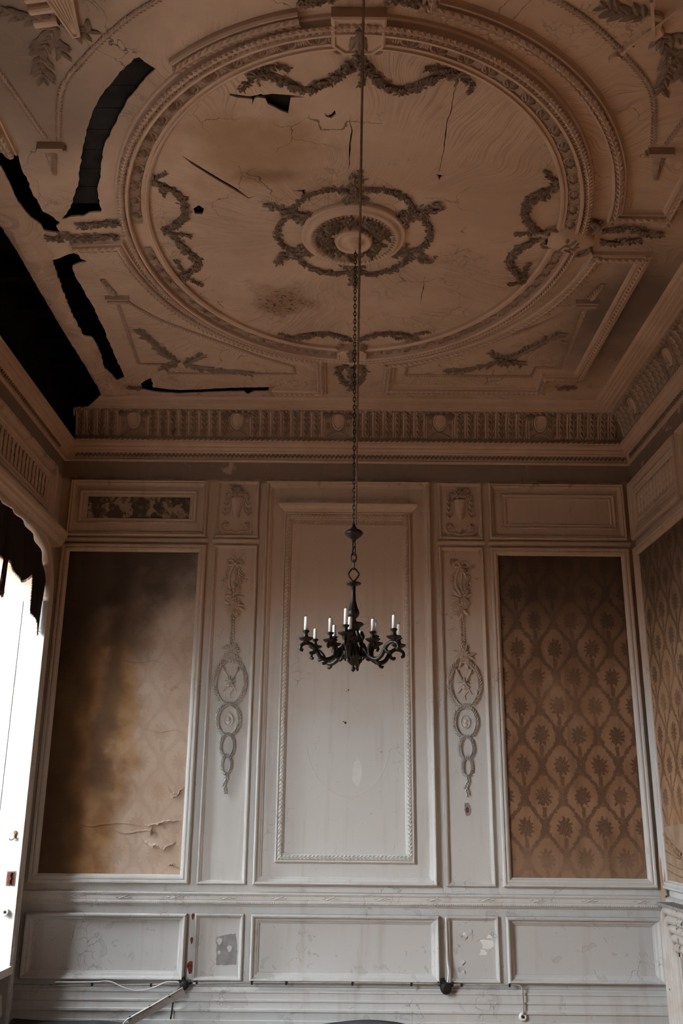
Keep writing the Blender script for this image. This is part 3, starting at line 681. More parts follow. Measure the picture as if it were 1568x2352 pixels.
# keystones of the oval
def keystone(dx, dy, rot, label, wid, ln, seed):
    kobj = CE('plaster_keystone', dx, dy, label, 'keystone', 'keystones of the ceiling oval')
    M = MCL @ T(dx, -dy, 0) @ Matrix.Rotation(rot, 4, 'Z')        # local +y points to the oval centre
    m = MB(); out = [(-wid, -ln), (wid, -ln), (wid, ln * .55), (wid * .55, ln), (-wid * .55, ln), (-wid, ln * .55)]
    sweep(m, out, [(0, 0), (0, 0.060), (0.010, 0.068), (0.018, 0.068), (0.024, 0.056), (0.034, 0.056)])
    m.f.append(tuple(6 * i + 5 for i in range(6))); obj('block', m, 'stucco', kobj, M)
    m = MB()
    for s in (-1, 1):
        leaf(m, 0, -ln * .2, pi / 2 + s * 0.35, 0.13, 0.045, 0.03, 0.054); leaf(m, s * .02, -ln * .3, pi / 2 + s * 0.8, 0.09, 0.035, 0.03, 0.054)
        tube(m, smoothpts([(s * wid, ln * .5), (s * (wid - .02), ln * 1.1), (s * (wid - .05), ln * 1.15), (s * (wid - .04), ln * .95)], 4), 0.012, 0.02, 1.2)
    leaf(m, 0, -ln * .5, pi / 2, 0.16, 0.05, 0.04, 0.056); bead(m, 0, -ln * .3, 0.022, 0.07); flower(m, 0, ln * .95, 0.035, 0.03, 6, 0.06)
    obj('acanthus', m, 'stucco', kobj, M, kind='stuff')
keystone(0.0, -1.75, pi, 'square plaster keystone with acanthus at the front of the ceiling oval', 0.135, 0.12, 1)
keystone(0.01, 1.71, 0, 'angular plaster keystone over the floral drop at the back of the oval', 0.125, 0.12, 2)
# the right one is a bulging cartouche, the left one has broken away
kobj = CE('plaster_cartouche', 1.46, 0.0, 'bulging plaster cartouche on the right edge of the ceiling oval', 'cartouche')
m = MB(); rows = []
for i in range(17):
    t = -1 + 2 * i / 16; w = 0.135 * sqrt(max(0.02, 1 - (t * .93) ** 2))
    rows.append([(1.455 + 0.155 * t, w * q, 0.10 * sqrt(max(0, 1 - q * q)) * (1 - 0.25 * t * t) + 0.0) for q in (-1, -.92, -.7, -.4, 0, .4, .7, .92, 1)])
m.grid(rows); obj('shield', m, 'stucco', kobj, MCL, smooth=True)
m = MB()
for s in (-1, 1):
    tube(m, smoothpts([(1.58, s * .05), (1.62, s * .13), (1.57, s * .19), (1.52, s * .17), (1.54, s * .14)], 5), 0.014, 0.03, 1.3)
    tube(m, smoothpts([(1.36, s * .09), (1.30, s * .10), (1.28, s * .06), (1.31, s * .05)], 5), 0.012, 0.03, 1.2)
    for j in range(3): leaf(m, 1.60, s * .10, s * (0.9 + .5 * j), 0.10, 0.03, 0.03, 0.02)
obj('scrollwork', m, 'stucco', kobj, MCL, kind='stuff')
m = MB()
for j in range(7): leaf(m, 1.42 + .02 * (j % 3), -0.03 + .012 * j, -0.5 + 0.35 * j, 0.06, 0.022, 0.02, 0.095)
tube(m, smoothpts([(1.38, -.06), (1.42, .02), (1.47, -.01), (1.5, .05)], 5), 0.007, 0.095, 1.0); obj('torch', m, 'stucco', kobj, MCL, kind='stuff')

def drop(name, pts2, label, seed, size=0.04):
    c = pts2[0][0]; g = CE(name, c[0], c[1], label, 'floral drop', 'floral drops between the ceiling panels')
    r = random.Random(seed)
    for q in pts2:
        m = MB(); P = gl(smoothpts(list(q), 6)); tube(m, P, 0.016, 0, .9); foliage(m, P, 0.06, size, r, 0.036, 1.5, 0.2); obj('foliage', m, 'stucco', g, MCL, kind='stuff')
        for (u, v, a) in resample(P, 0.10)[1:]:
            f = MB(); flower(f, 0, 0, r.uniform(.025, .036), 0.024, 6); obj('rosette', f, 'stucco', g, MCL @ T(u, v, 0.02))
drop('floral_drop', [[(1.66,-.06),(1.75,-.09),(1.85,-.09),(1.95,-.06)],[(1.68,.06),(1.76,.075),(1.86,.05),(1.95,.03)],[(1.95,-.03),(2.02,-.035),(2.06,-.04)]], 'paired floral branches right of the bulging ceiling cartouche', 11)
drop('floral_drop', [[(-1.50,-.12),(-1.6,-.10),(-1.72,-.09),(-1.84,-.06)],[(-1.6,.06),(-1.7,.05),(-1.82,.07),(-1.95,.08)],[(-1.92,.03),(-2.02,.08),(-2.1,.07)]], 'broken floral branches between the torn holes at the left of the ceiling', 12)
drop('floral_drop', [[(-.04,1.95),(-.10,2.05),(-.08,2.2),(-.03,2.35)],[(.06,1.95),(.12,2.05),(.11,2.2),(.06,2.35)],[(.015,2.0),(.015,2.2),(.02,2.46)]], 'floral drop behind the chain between the two back ceiling panels', 13)
drop('floral_drop', [[(-.10,-1.93),(-.2,-1.92),(-.29,-1.90)],[(.13,-1.93),(.24,-1.92),(.31,-1.89)]], 'floral branches beside the front keystone at the top of the picture', 14)
drop('floral_drop', [[(1.90,2.40),(1.98,2.38),(2.06,2.36)]], 'small palmette in the back right corner of the ceiling panel', 15, 0.035)
drop('floral_drop', [[(-2.05,2.44),(-2.0,2.47),(-1.93,2.46)]], 'small worn palmette in the back left corner beside the long gap', 16, 0.03)

# olive sprays in the spandrels
def spray(pts2, label, seed, L=0.085, Wd=0.034, extra=None):
    c = pts2[0][len(pts2[0]) // 2]; g = CE('olive_spray', c[0], c[1], label, 'leaf spray', 'leafy sprays in the ceiling panels')
    r = random.Random(seed)
    lf = MB(); leaf(lf, 0, 0, 0, L, Wd, 0.028); lme = mesh('leaf', lf, 'stucco')
    for q in pts2:
        P = gl(smoothpts(list(q), 6)); m = MB(); tube(m, P, 0.007, 0, 1.2); obj('stem', m, 'stucco', g, MCL)
        for (u, v, a) in resample(P, L * .42):
            for s in (-1, 1):
                obj('leaf', lme, None, g, MCL @ T(u, v, 0.004) @ Matrix.Rotation(a + s * r.uniform(.35, .95), 4, 'Z') @ Matrix.Scale(r.uniform(.65, 1.15), 4))
    if extra: extra(g)
def lyre(g, u, v, rot):
    M = MCL @ T(u, v, 0) @ Matrix.Rotation(rot, 4, 'Z'); m = MB()
    body = smoothpts([(0, -.10), (.05, -.07), (.04, -.02), (.055, .03), (.0, .07), (-.055, .03), (-.04, -.02), (-.05, -.07)], 4, True)
    sweep(m, body, [(0, 0), (0, .03), (.008, .038), (.03, .034)]); m.add([(x * .7, y * .7, .034) for x, y in body], [tuple(range(len(body)))])
    obj('violin_body', m, 'stucco', g, M)
    m = MB(); m.box(-.008, .008, -.06, .17, .034, .052); obj('violin_neck', m, 'stucco', g, M)
    m = MB(); tube(m, [(-.13, -.09), (.12, .08)], 0.007, 0.045, 1); obj('bow_stick', m, 'stucco', g, M)
    m = MB(); tube(m, [(-.10, -.12), (-.16, -.16)], .012, 0, 1.5); lathe(m, [(0.0, .02), (.03, .022), (.034, .012), (.036, 0)], 14, (-.19, -.18, 0)); obj('mirror', m, 'stucco', g, M, kind='stuff')
def harp(g):
    m = MB(); P = [(-1.50, 1.93), (-1.36, 1.96), (-1.39, 1.70), (-1.43, 1.69)]; sweep(m, P[::-1], [(0, 0), (0, .03), (.012, .036), (.02, .024)]); m.f.append(tuple(4 * i + 3 for i in range(4))); o = obj('harp', m, 'stucco', g, MCL)
    for i in range(7): m = MB(); t = i / 6; tube(m, [(-1.485 + .11 * t, 1.92), (-1.425 + .03 * t, 1.72)], .004, .026, 1); obj('harp_string', m, 'stucco', o, MCL)
    for i, v in enumerate((1.78, 1.86, 1.93)): m = MB(); tube(m, [(-1.60, v - .02), (-1.48, v)], .026, 0, 1.2, nseg=7); obj('scroll_roll', m, 'stucco', g, MCL)
def knot(g, u, v, seed):
    m = MB(); r = random.Random(seed)
    for j in range(6): flower(m, u + r.uniform(-.07, .07), v + r.uniform(-.05, .05), .04, .035, 6, .015, j)
    obj('flower_knot', m, 'stucco', g, MCL, kind='stuff')
    m = MB(); tube(m, smoothpts([(u - .06, v - .03), (u, v + .02), (u + .07, v - .02)], 5), .018, .03, 1); obj('quiver', m, 'stucco', g, MCL)
spray([[(1.32,1.86),(1.18,1.96),(1.02,2.04),(.86,2.085)],[(1.34,1.83),(1.45,1.70),(1.56,1.53),(1.70,1.37)],[(1.30,1.88),(1.26,1.80),(1.20,1.72)],[(1.38,1.86),(1.46,1.90),(1.50,1.93)]], 'leafy spray in the intact back right ceiling panel', 21, extra=lambda g: knot(g, 1.34, -1.85, 3))
spray([[(-1.45,2.0),(-1.3,2.07),(-1.12,2.10),(-.88,2.15)],[(-1.5,1.95),(-1.58,1.78),(-1.65,1.58),(-1.73,1.36)],[(-1.46,1.98),(-1.36,1.88),(-1.28,1.80)],[(-1.52,1.97),(-1.62,2.02),(-1.64,2.08)]], 'leafy spray in the back left ceiling panel, its centre broken out', 22)
spray([[(1.50,-1.72),(1.58,-1.60),(1.62,-1.48),(1.63,-1.35)],[(1.46,-1.80),(1.36,-1.84),(1.26,-1.86),(1.17,-1.89)],[(1.56,-1.72),(1.66,-1.68),(1.72,-1.60)],[(1.60,-1.60),(1.68,-1.55),(1.70,-1.45)]], 'leafy spray with a violin and bow at the top right of the picture', 23, extra=lambda g: lyre(g, 1.44, 1.80, 0.35))
spray([[(-1.50,-1.74),(-1.60,-1.62),(-1.65,-1.50),(-1.68,-1.37)],[(-1.5,-1.78),(-1.6,-1.78),(-1.68,-1.80),(-1.74,-1.83)],[(-1.45,-1.74),(-1.38,-1.70),(-1.33,-1.72)],[(-1.55,-1.68),(-1.53,-1.60),(-1.52,-1.55)]], 'leafy spray with a harp in the dark top left of the picture', 24, extra=lambda g: harp(g))

# ---------------- ceiling rose
rose = CE('ceiling_rose', 0, 0, 'round plaster ceiling rose with wreaths where the chandelier chain hangs', 'ceiling rose')
m = MB(); lathe(m, [(.355, 0), (.352, .03), (.335, .04), (.325, .032), (.315, .05), (.295, .062), (.275, .052), (.262, .04), (.258, .018), (.20, .012), (.16, .02), (.12, .03)], 64)
obj('disc', m, 'stucco', rose, MCL, smooth=True)
rb = MB(); tube(rb, [(.262, 0), (.300, 0)], .007, .052, 1.2); rbe = mesh('rib', rb, 'stucco')
for i in range(60): obj('rib', rbe, None, rose, MCL @ Matrix.Rotation(2 * pi * i / 60, 4, 'Z'))
m = MB(); r = random.Random(31)
for i in range(110):
    a = r.uniform(0, 2 * pi); q = r.uniform(.12, .25)
    (flower if i % 3 == 0 else leaf)(m, q * cos(a), q * sin(a), *((.04, .05, 6, .02) if i % 3 == 0 else (a + r.uniform(-.6, .6), .07, .03, .05, .015)))
obj('rose_foliage', m, 'stucco', rose, MCL, kind='stuff')
rf = MB()
for q, n, h, z in ((.05, 7, .03, 0), (.036, 6, .03, .014), (.02, 5, .025, .028)): flower(rf, 0, 0, q, h, n, z, q * 40)
rfe = mesh('rosette', rf, 'stucco')
for i in range(8): obj('rosette', rfe, None, rose, MCL @ T(.185 * cos(i * pi / 4 + .2), .185 * sin(i * pi / 4 + .2), .035))
m = MB(); lathe(m, [(.125, .02), (.128, .06), (.118, .085), (.10, .075), (.085, .06), (.06, .075), (.05, .10), (.03, .115), (0, .12)], 32); obj('hub_bowl', m, 'stucco', rose, MCL, smooth=True)
for i in range(6):                               # six wreath loops and six bouquets
    a = pi / 6 + i * pi / 3 + pi / 6; M = MCL @ Matrix.Rotation(a, 4, 'Z')
    q = smoothpts([(.335, -.20), (.42, -.20), (.49, -.12), (.515, 0), (.49, .12), (.42, .20), (.335, .20)], 6)
    m = MB(); tube(m, q, .014, 0, .9); foliage(m, q, .04, .032, random.Random(40 + i), .034, 1.7, .15); obj('wreath_loop', m, 'stucco', rose, M, kind='stuff')
    a2 = a + pi / 6; M2 = MCL @ Matrix.Rotation(a2, 4, 'Z'); rr = random.Random(60 + i)
    q = smoothpts([(.37, 0), (.45, .01), (.54, -.005), (.64, .01)], 5)
    m = MB(); foliage(m, q, .09, .045, rr, .04, 2.0, .25); foliage(m, [(.36, -.07), (.40, 0), (.36, .07)], .06, .04, rr, .045, 2, .3); obj('bouquet', m, 'stucco', rose, M2, kind='stuff')

LH[0] = 0.75
# ================================================================== CORNICE (p = projection from the wall)
COVE = [(0.045 + 0.125 * (1 - cos(t * pi / 2 * .95)) ** 0.9, 5.085 + 0.285 * sin(t * pi / 2)) for t in [i / 12 for i in range(13)]]
LOWC = [(0.0, 4.872), (0.014, 4.876), (0.020, 4.888), (0.014, 4.900), (0.006, 4.906), (0.008, 4.935), (0.018, 4.962), (0.034, 4.972), (0.034, 4.980),
        (0.045, 4.984), (0.060, 5.000), (0.060, 5.014), (0.066, 5.018), (0.082, 5.026), (0.088, 5.042), (0.088, 5.056), (0.096, 5.060), (0.096, 5.074), (0.06, 5.080)]
EDGEP = [(0.165, 5.372), (0.172, 5.352), (0.20, 5.346), (0.215, 5.352), (0.222, 5.342), (0.255, 5.340), (0.262, 5.350), (0.30, 5.352), (0.306, 5.360), (0.325, 5.360), (0.332, 5.370), (0.36, 5.372), (0.372, 5.382), (0.385, 5.391)]
def cornice(prof, path3):      # path along the walls in plan, each point with its mitre direction
    rows = [[(x + dx * p, y + dy * p, z) for p, z in prof] for x, y, dx, dy in path3]
    m = MB(); m.grid(rows); return m
PB = [(XL, 0, 1, -1), (XR, 0, -1, -1)]; PRr = [(XR, 0, -1, -1), (XR, YF, -1, 0)]; PLl = [(XL, YF, 1, 0), (XL, 0, 1, -1)]
trims = {}
for nm, pth, prof in (('trim_1', PB, LOWC), ('trim_2', PRr, LOWC), ('trim_3', PLl, LOWC)):
    trims[nm] = tag(obj(nm, cornice(prof, pth), 'stucco'), kind='structure')
for nm, pth in (('trim_4', PB), ('trim_5', PRr)):
    trims[nm] = tag(obj(nm, cornice(COVE, pth), 'stucco', smooth=True), kind='structure')
    obj('ceiling_edge_moulding', cornice(EDGEP, pth), 'stucco', trims[nm])
# leaf run on the lower cornice and the ceiling edge (too fine to part)
def runs(M, length, parent, s0=0.1):
    m = MB()
    for i in range(int(length / 0.042)):
        s = s0 + i * 0.042
        leaf(m, s, 4.915, 0.9, 0.05, 0.024, 0.016, 0.012); leaf(m, s + .02, 4.955, -0.9, 0.04, 0.02, 0.014, 0.02)
    obj('leaf_run', m, 'stucco', parent, M, kind='stuff')
    m = MB()
    for i in range(int(length / 0.05)): leaf(m, s0 + i * .05, 5.058, 0.5, 0.045, 0.014, 0.010, 0.096)
    obj('leaf_run', m, 'stucco', parent, M, kind='stuff')
    m = MB()
    for i in range(int(length / 0.06)):                   # hanging leaf edge of the ceiling moulding, scalloped
        s = s0 + i * .06; bead(m, s, 5.348, 0.02, 0.165, 0.028, 6); leaf(m, s + .02, 5.352, 0.2, 0.05, 0.03, 0.02, 0.18)
    obj('leaf_edge', m, 'stucco', parent, M, kind='stuff')
runs(frame((XL, 0, 0), (1, 0, 0), (0, -1, 0)), XR - XL - .1, trims['trim_1'])
runs(MRT, 4.0, trims['trim_2'])
m = MB()
for i in range(90):
    s = -4.0 + i * .042; leaf(m, s, 4.915, 0.9, 0.05, 0.024, 0.016, 0.012)
obj('leaf_run', m, 'stucco', trims['trim_3'], MLF, kind='stuff')
# cove ornaments, built on the cove curve: (s, t along the curve, height)
def on_cove(s, t, h):
    t = max(0, min(0.999, t)); k = t * 12; i = int(k); f = k - i
    p = COVE[i][0] * (1 - f) + COVE[i + 1][0] * f; z = COVE[i][1] * (1 - f) + COVE[i + 1][1] * f
    dp, dz = COVE[i + 1][0] - COVE[i][0], COVE[i + 1][1] - COVE[i][1]; l = hypot(dp, dz)
    return (s, z - dp / l * h, p + dz / l * h)           # local wall frame: (along, up, out)
def coved(mb0):
    m = MB(); m.v = [on_cove(x, y / 0.33, z) for x, y, z in mb0.v]; m.f = mb0.f; return m
f0 = MB()
U = smoothpts([(-.022, .025), (-.024, .10), (-.024, .20), (-.021, .262), (-.011, .285), (0, .290), (.011, .285), (.021, .262), (.024, .20), (.024, .10), (.022, .025)], 3)
tube(f0, U, 0.0065, 0, 1.6); tube(f0, [(0, .03), (0, .12), (0, .2), (0, .262)], 0.010, 0, 0.8); flute_me = mesh('flute', coved(f0), 'stucco')
h0 = MB()
for j in range(5):
    y = .03 + j * .05
    for s in (-1, 1): leaf(h0, 0, y, pi / 2 + s * 0.55, .062, .024, .024, .004)
    leaf(h0, 0.004, y + .02, pi / 2 - .2, .05, .018, .032, .004)
husk_me = mesh('husk', coved(h0), 'stucco')
c0 = MB()
for a, b, hh in ((.058, .080, .02),): sweep(c0, ellipse(a, b, 28, cv=.165), [(-.006, 0), (-.006, hh), (.004, hh + .006), (.010, hh), (.014, .008)])
c0.add([(x, y, .009) for x, y in ellipse(.05, .072, 28, cv=.165)], [tuple(range(28))]); cart_me = mesh('cartouche', coved(c0), 'stucco')
g0 = MB(); r = random.Random(3)
for s in (-1, 1):
    tube(g0, smoothpts([(s * .10, .03), (s * .04, .06), (-s * .03, .075), (-s * .06, .11)], 4), .008, .002, 1.4)
    tube(g0, smoothpts([(s * .01, .065), (s * .06, .10), (s * .074, .165), (s * .055, .235)], 4), .008, .002, 1.4)
    for j in range(9): flower(g0, s * (.07 + .055 * r.random()), .19 + .08 * r.random(), .024, .024, 5, .004, j)
    for j in range(6): leaf(g0, s * .085, .225, (0 if s > 0 else pi) + s * (-.9 + .35 * j), .07, .022, .022, .004)
    for j in range(4): leaf(g0, s * .07, .12, (0 if s > 0 else pi) + s * (-.8 + .4 * j), .05, .018, .018, .003)
for j in range(7): leaf(g0, 0, .25, pi * j / 6, .05, .024, .026, .006)
gar_me = mesh('cartouche_garland', coved(g0), 'stucco')
CARTX = [-2.03, -1.03, -0.045, 0.94, 1.92]
def cove_row(M, s0, s1, carts, parent):
    for cx in carts:
        oc = obj('cartouche', cart_me, None, parent, M @ T(cx, 0, 0)); obj('cartouche_garland', gar_me, None, oc, M @ T(cx, 0, 0), kind='stuff')
    s = s0; k = 0
    while s < s1:
        if not any(abs(s - c) < .125 for c in carts): obj('flute', flute_me, None, parent, M @ T(s, 0, 0))
        if not any(abs(s + .05 - c) < .115 for c in carts): obj('husk', husk_me, None, parent, M @ T(s + .05, 0, 0))
        s += 0.0995; k += 1
cove_row(MBK, XL + .10, XR - .12, CARTX, trims['trim_4'])
cove_row(MRT, .12, 2.2, [.55, 1.53], trims['trim_5'])

# ================================================================== BACK WALL PANELLING
PR_A = [(0, 0), (0.0, .020), (.006, .030), (.014, .034), (.020, .030), (.024, .022), (.032, .026), (.044, .018), (.050, .010), (.058, .008), (.060, 0)]   # bold panel mould
PR_S = [(0, 0), (0, .016), (.008, .024), (.018, .022), (.026, .012), (.032, .010), (.034, 0)]          # slim mould
PR_W = [(0, 0), (0, .024), (.010, .034), (.024, .034), (.030, .026), (.044, .030), (.056, .028), (.064, .018), (.074, .014), (.076, 0)]  # wallpaper frame
PR_L = [(0, 0), (0, .030), (.012, .042), (.022, .040), (.034, .022), (.050, .018), (.058, .012), (.066, .010), (.068, 0)]
def frame_part(name, r4, prof, M, parent, mat='paint'):
    m = MB(); sweep(m, rect(*r4), prof); return obj(name, m, mat, parent, M)
def field(name, r4, parent, M, mat='paint', h=0.004, ins=0.0):
    m = MB(); m.box(r4[0] + ins, r4[2] - ins, r4[1] + ins, r4[3] - ins, 0, h); return obj(name, m, mat, parent, M)
def beads(parent, M, path, closed, stepl, r, w0, h=None, name='bead_row', mat='paint'):
    m = MB()
    for (u, v, a) in resample(path, stepl, closed): bead(m, u, v, r, w0, h, 6)
    obj(name, m, mat, parent, M, kind='stuff')
WB = wall_back
def panel(r4, prof, inner=None, nm='panel', parent=WB, M=MBK):
    f = field(nm, r4, parent, M); frame_part('panel_moulding', r4, prof, M, f); return f
PR_A, PR_S, PR_W, PR_L = [[(d, h * 1.55) for d, h in q] for q in (PR_A, PR_S, PR_W, PR_L)]
# upper row
for r4, i1, i2, worn in (((-2.60, 4.116, -1.279, 4.675), (-2.50, 4.248, -1.384, 4.571), (-2.423, 4.285, -1.453, 4.508), True),
                         ((1.396, 4.116, 2.69, 4.675), (1.515, 4.228, 2.595, 4.566), (1.559, 4.276, 2.541, 4.518), False)):
    f = panel(r4, PR_A)
    frame_part('inner_moulding', i1, [(0, 0), (0, .022), (.008, .026), (.020, .018), (.030, .016), (.036, .022), (.044, .02), (.05, .006), (.052, 0)], MBK, f)
    beads(f, MBK, rect(i1[0] + .004, i1[1] + .004, i1[2] - .004, i1[3] - .004), True, .0165, .0075, .022)
    if worn: field('bare_plaster_field', i2, f, MBK, 'mottled', .007)
for x0, x1 in ((-1.196, -.79), (.915, 1.330)): panel((x0, 4.116, x1, 4.675), PR_S)
for x0, x1 in ((-2.63, -1.255), (-1.215, -.775), (.895, 1.345), (1.375, 2.715)):
    m = MB(); tube(m, [(x0, 4.083), (x1, 4.083)], .026, 0, 1.25, nseg=8); o = obj('roll_moulding', m, 'paint', WB, MBK)
# long narrow panels
for x0, x1 in ((-1.20, -.787), (.911, 1.328)): panel((x0, 1.067, x1, 4.039), PR_S)
# big centre panel with its inner tabernacle frame
cp = panel((-.726, 1.067, .836, 4.675), PR_L)
beads(cp, MBK, rect(-.726 + .03, 1.067 + .03, .836 - .03, 4.675 - .03), True, .018, .006, .026)
frame_part('inner_frame', (-.548, 1.246, .648, 4.37), [(0, 0), (0, .030), (.010, .040), (.018, .038), (.022, .028), (.028, .034), (.044, .040), (.058, .032), (.062, .020), (.070, .018), (.078, .006), (.08, 0)], MBK, cp)
m = MB()
for (u, v, a) in resample(rect(-.548 + .043, 1.246 + .043, .648 - .043, 4.37 - .043), .034, True):
    for s in (-1, 1): leaf(m, u, v, a + s * .7, .03, .016, .012, .035)
obj('leaf_carving', m, 'paint', cp, MBK, kind='stuff')
m = MB(); m.box(-.458, .585, 4.245, 4.30, 0, .012); fz = obj('frieze_strip', m, 'paint', cp, MBK)
frame_part('frieze_moulding', (-.468, 4.236, .595, 4.308), [(0, 0), (0, .024), (.008, .026), (.012, .012)], MBK, fz)
m = MB(); n = 25
for i in range(n):
    u = -.445 + i * .0425
    tube(m, smoothpts([(u - .02, 4.258), (u - .006, 4.262), (u + .006, 4.282), (u + .018, 4.284), (u + .020, 4.270), (u + .011, 4.268)], 3), .0045, .012, 1.3)
obj('wave_scroll', m, 'paint', fz, MBK, kind='stuff')
m = MB(); rows = []
for x, e in ((-.60, -1), (.712, 1)):
    rows.append([(x - e * k, z, w) for k, z, w in ((.06, 4.366, 0.0), (.06, 4.366, .03), (.05, 4.375, .05), (.03, 4.392, .062), (.02, 4.405, .085), (.004, 4.412, .095), (.0, 4.43, .10), (.0, 4.440, .10), (.02, 4.448, .05), (.02, 4.45, 0))])
m.grid(rows); o0 = len(m.v)
for rr in rows: m.add(rr, [tuple(range(len(rr)))])
obj('cornice_shelf', m, 'paint', cp, MBK)
m = MB(); m.box(-.515, .628, 4.455, 4.497, 0, .035); bs = obj('bead_strip', m, 'paint', cp, MBK)
beads(bs, MBK, [(-.51, 4.49), (.626, 4.49)], False, .024, .010, .03)
# faint ghost of an oval mirror
m = MB(); sweep(m, ellipse(.385, .55, 40, pi * 1.08, pi * 1.92, cu=.075, cv=2.33), [(0, 0.004), (.004, .0056), (.010, .004)], False); obj('oval_mark', m, 'paint', cp, MBK)
q = ragged([(.153 + .042 * cos(a) * (1 + .15 * sin(2 * a)), 1.986 + .115 * sin(a)) for a in [2 * pi * i / 12 for i in range(12)]], .003, .02, True, 2); n = len(q)
m = MB(); m.add([(x, z, .0046) for x, z in q] + [(x, z, .003) for x, z in q], [tuple(range(n))] + [(i, (i + 1) % n, (i + 1) % n + n, i + n) for i in range(n)]); obj('pale_patch', m, 'palepatch', cp, MBK)
for hx, hz, hr in ((.072, 2.702, .005), (.055, 2.69, .003), (.047, 2.414, .008), (.03, 2.425, .004)):
    m = MB(); lathe(m, [(hr * 1.3, .0042), (hr * .8, .007), (hr * .5, .0048), (0, .0045)], 9, (hx, hz, 0)); obj('nail_hole', m, 'iron', cp, MBK)

# wallpaper panels
def wp(r4, mat, nm, M=MBK, parent=WB):
    f = field(nm, r4, parent, M, mat, .010, .07); frame_part('panel_moulding', r4, PR_W, M, f); return f
wpl = wp((-2.625, 1.067, -1.269, 4.039), 'dpL', 'wallpaper_panel')
wpr = wp((1.388, 1.067, 2.691, 4.036), 'dpR', 'wallpaper_panel')
# torn folds low on the left paper
def flap(parent, M, pts, lift, mat, nm='torn_flap'):
    """paper peeling: first row lies on the wall, last row stands off"""
    m = MB(); rows = []; n = len(pts[0])
    for i, (a, b) in enumerate(zip(*pts)):
        rows.append([(a[0] + (b[0] - a[0]) * t, a[1] + (b[1] - a[1]) * t, .0105 + lift * sin(t * pi * .8) * (0.35 + .65 * sin(pi * i / max(1, n - 1)))) for t in (0, .25, .5, .75, 1)])
    m.grid(rows); obj(nm, m, mat, parent, M)
def tear(x0, x1, z, hh, seed):
    """crumpled torn edge: short folds hanging off the wall with a jagged lower edge"""
    r = random.Random(seed); n = 16; m = MB(); rows = []
    for i in range(n + 1):
        t = i / n; e = sin(pi * t) ** .6; x = x0 + (x1 - x0) * t; dz = hh * e * r.uniform(.35, 1.0); zz = z + .02 * sin(t * 5 + seed)
        rows.append([(x + r.uniform(-.006, .006) * q, zz - dz * q, .0103 + e * (.004 + .022 * q * q * r.uniform(.4, 1.1))) for q in (0, .3, .6, .85, 1)])
    m.grid(rows); obj('torn_fold', m, 'dpL', wpl, MBK)
for a in ((-1.70, -1.40, 1.42, .10, 1), (-1.50, -1.352, 1.845, .05, 2), (-1.50, -1.352, 1.80, .03, 3), (-1.70, -1.38, 1.565, .03, 4), (-1.62, -1.60, 1.52, .12, 5), (-1.46, -1.352, 1.22, .03, 6)): tear(*a)
for z, x0, x1 in ((2.93, -2.02, -1.55), (1.54, -2.48, -1.62), (2.33, -1.78, -1.36), (1.48, -2.0, -1.55), (2.70, -1.62, -1.42)):
    m = MB(); q = [(x0 + (x1 - x0) * i / 14, z + .012 * sin(i * .8) + .006 * rng.uniform(-1, 1)) for i in range(15)]
    tube(m, q, .009, .009, .9, taper=lambda t: .15 + sin(pi * t)); obj('paper_crease', m, 'dpL', wpl, MBK)
m = MB(); q = [(2.24 + i * .02, 2.40 + .006 * sin(i)) for i in range(9)]; tube(m, q, .008, .009, 1.2, taper=lambda t: .2 + sin(pi * t)); obj('paper_crease', m, 'dpR', wpr, MBK)

# chair rail
rail = MB(); sweep(rail, [(XL, .90), (XR, .90)], [(0, 0), (0.0, .012), (.012, .020), (.020, .034), (.034, .036), (.040, .030), (.050, .034), (.078, .034), (.082, .040), (.096, .048), (.104, .046), (.108, .02), (.112, 0)], False)
crail = tag(obj('trim_6', rail, 'paint', M=MBK), kind='structure')
m = MB()
for i in range(int((XR - XL - .1) / .0185)): m.box(XL + .05 + i * .0185, XL + .05 + i * .0185 + .011, .919, .933, .030, .041)
obj('dentil_row', m, 'paint', crail, MBK, kind='stuff')
tie = MB()
for s in (-1, 1):
    tube(tie, [(-.036, -s * .012), (0, 0), (.036, s * .012)], .006, .036, 1.1)
bead(tie, 0, 0, .009, .038)
for s in (-1, 1): leaf(tie, s * .036, 0, 0 if s > 0 else pi, .04, .014, .010, .034)
tme = mesh('ribbon_tie', tie, 'paint')
for i in range(12): obj('ribbon_tie', tme, None, crail, MBK @ T(-2.24 + .4345 * i, .965, 0))
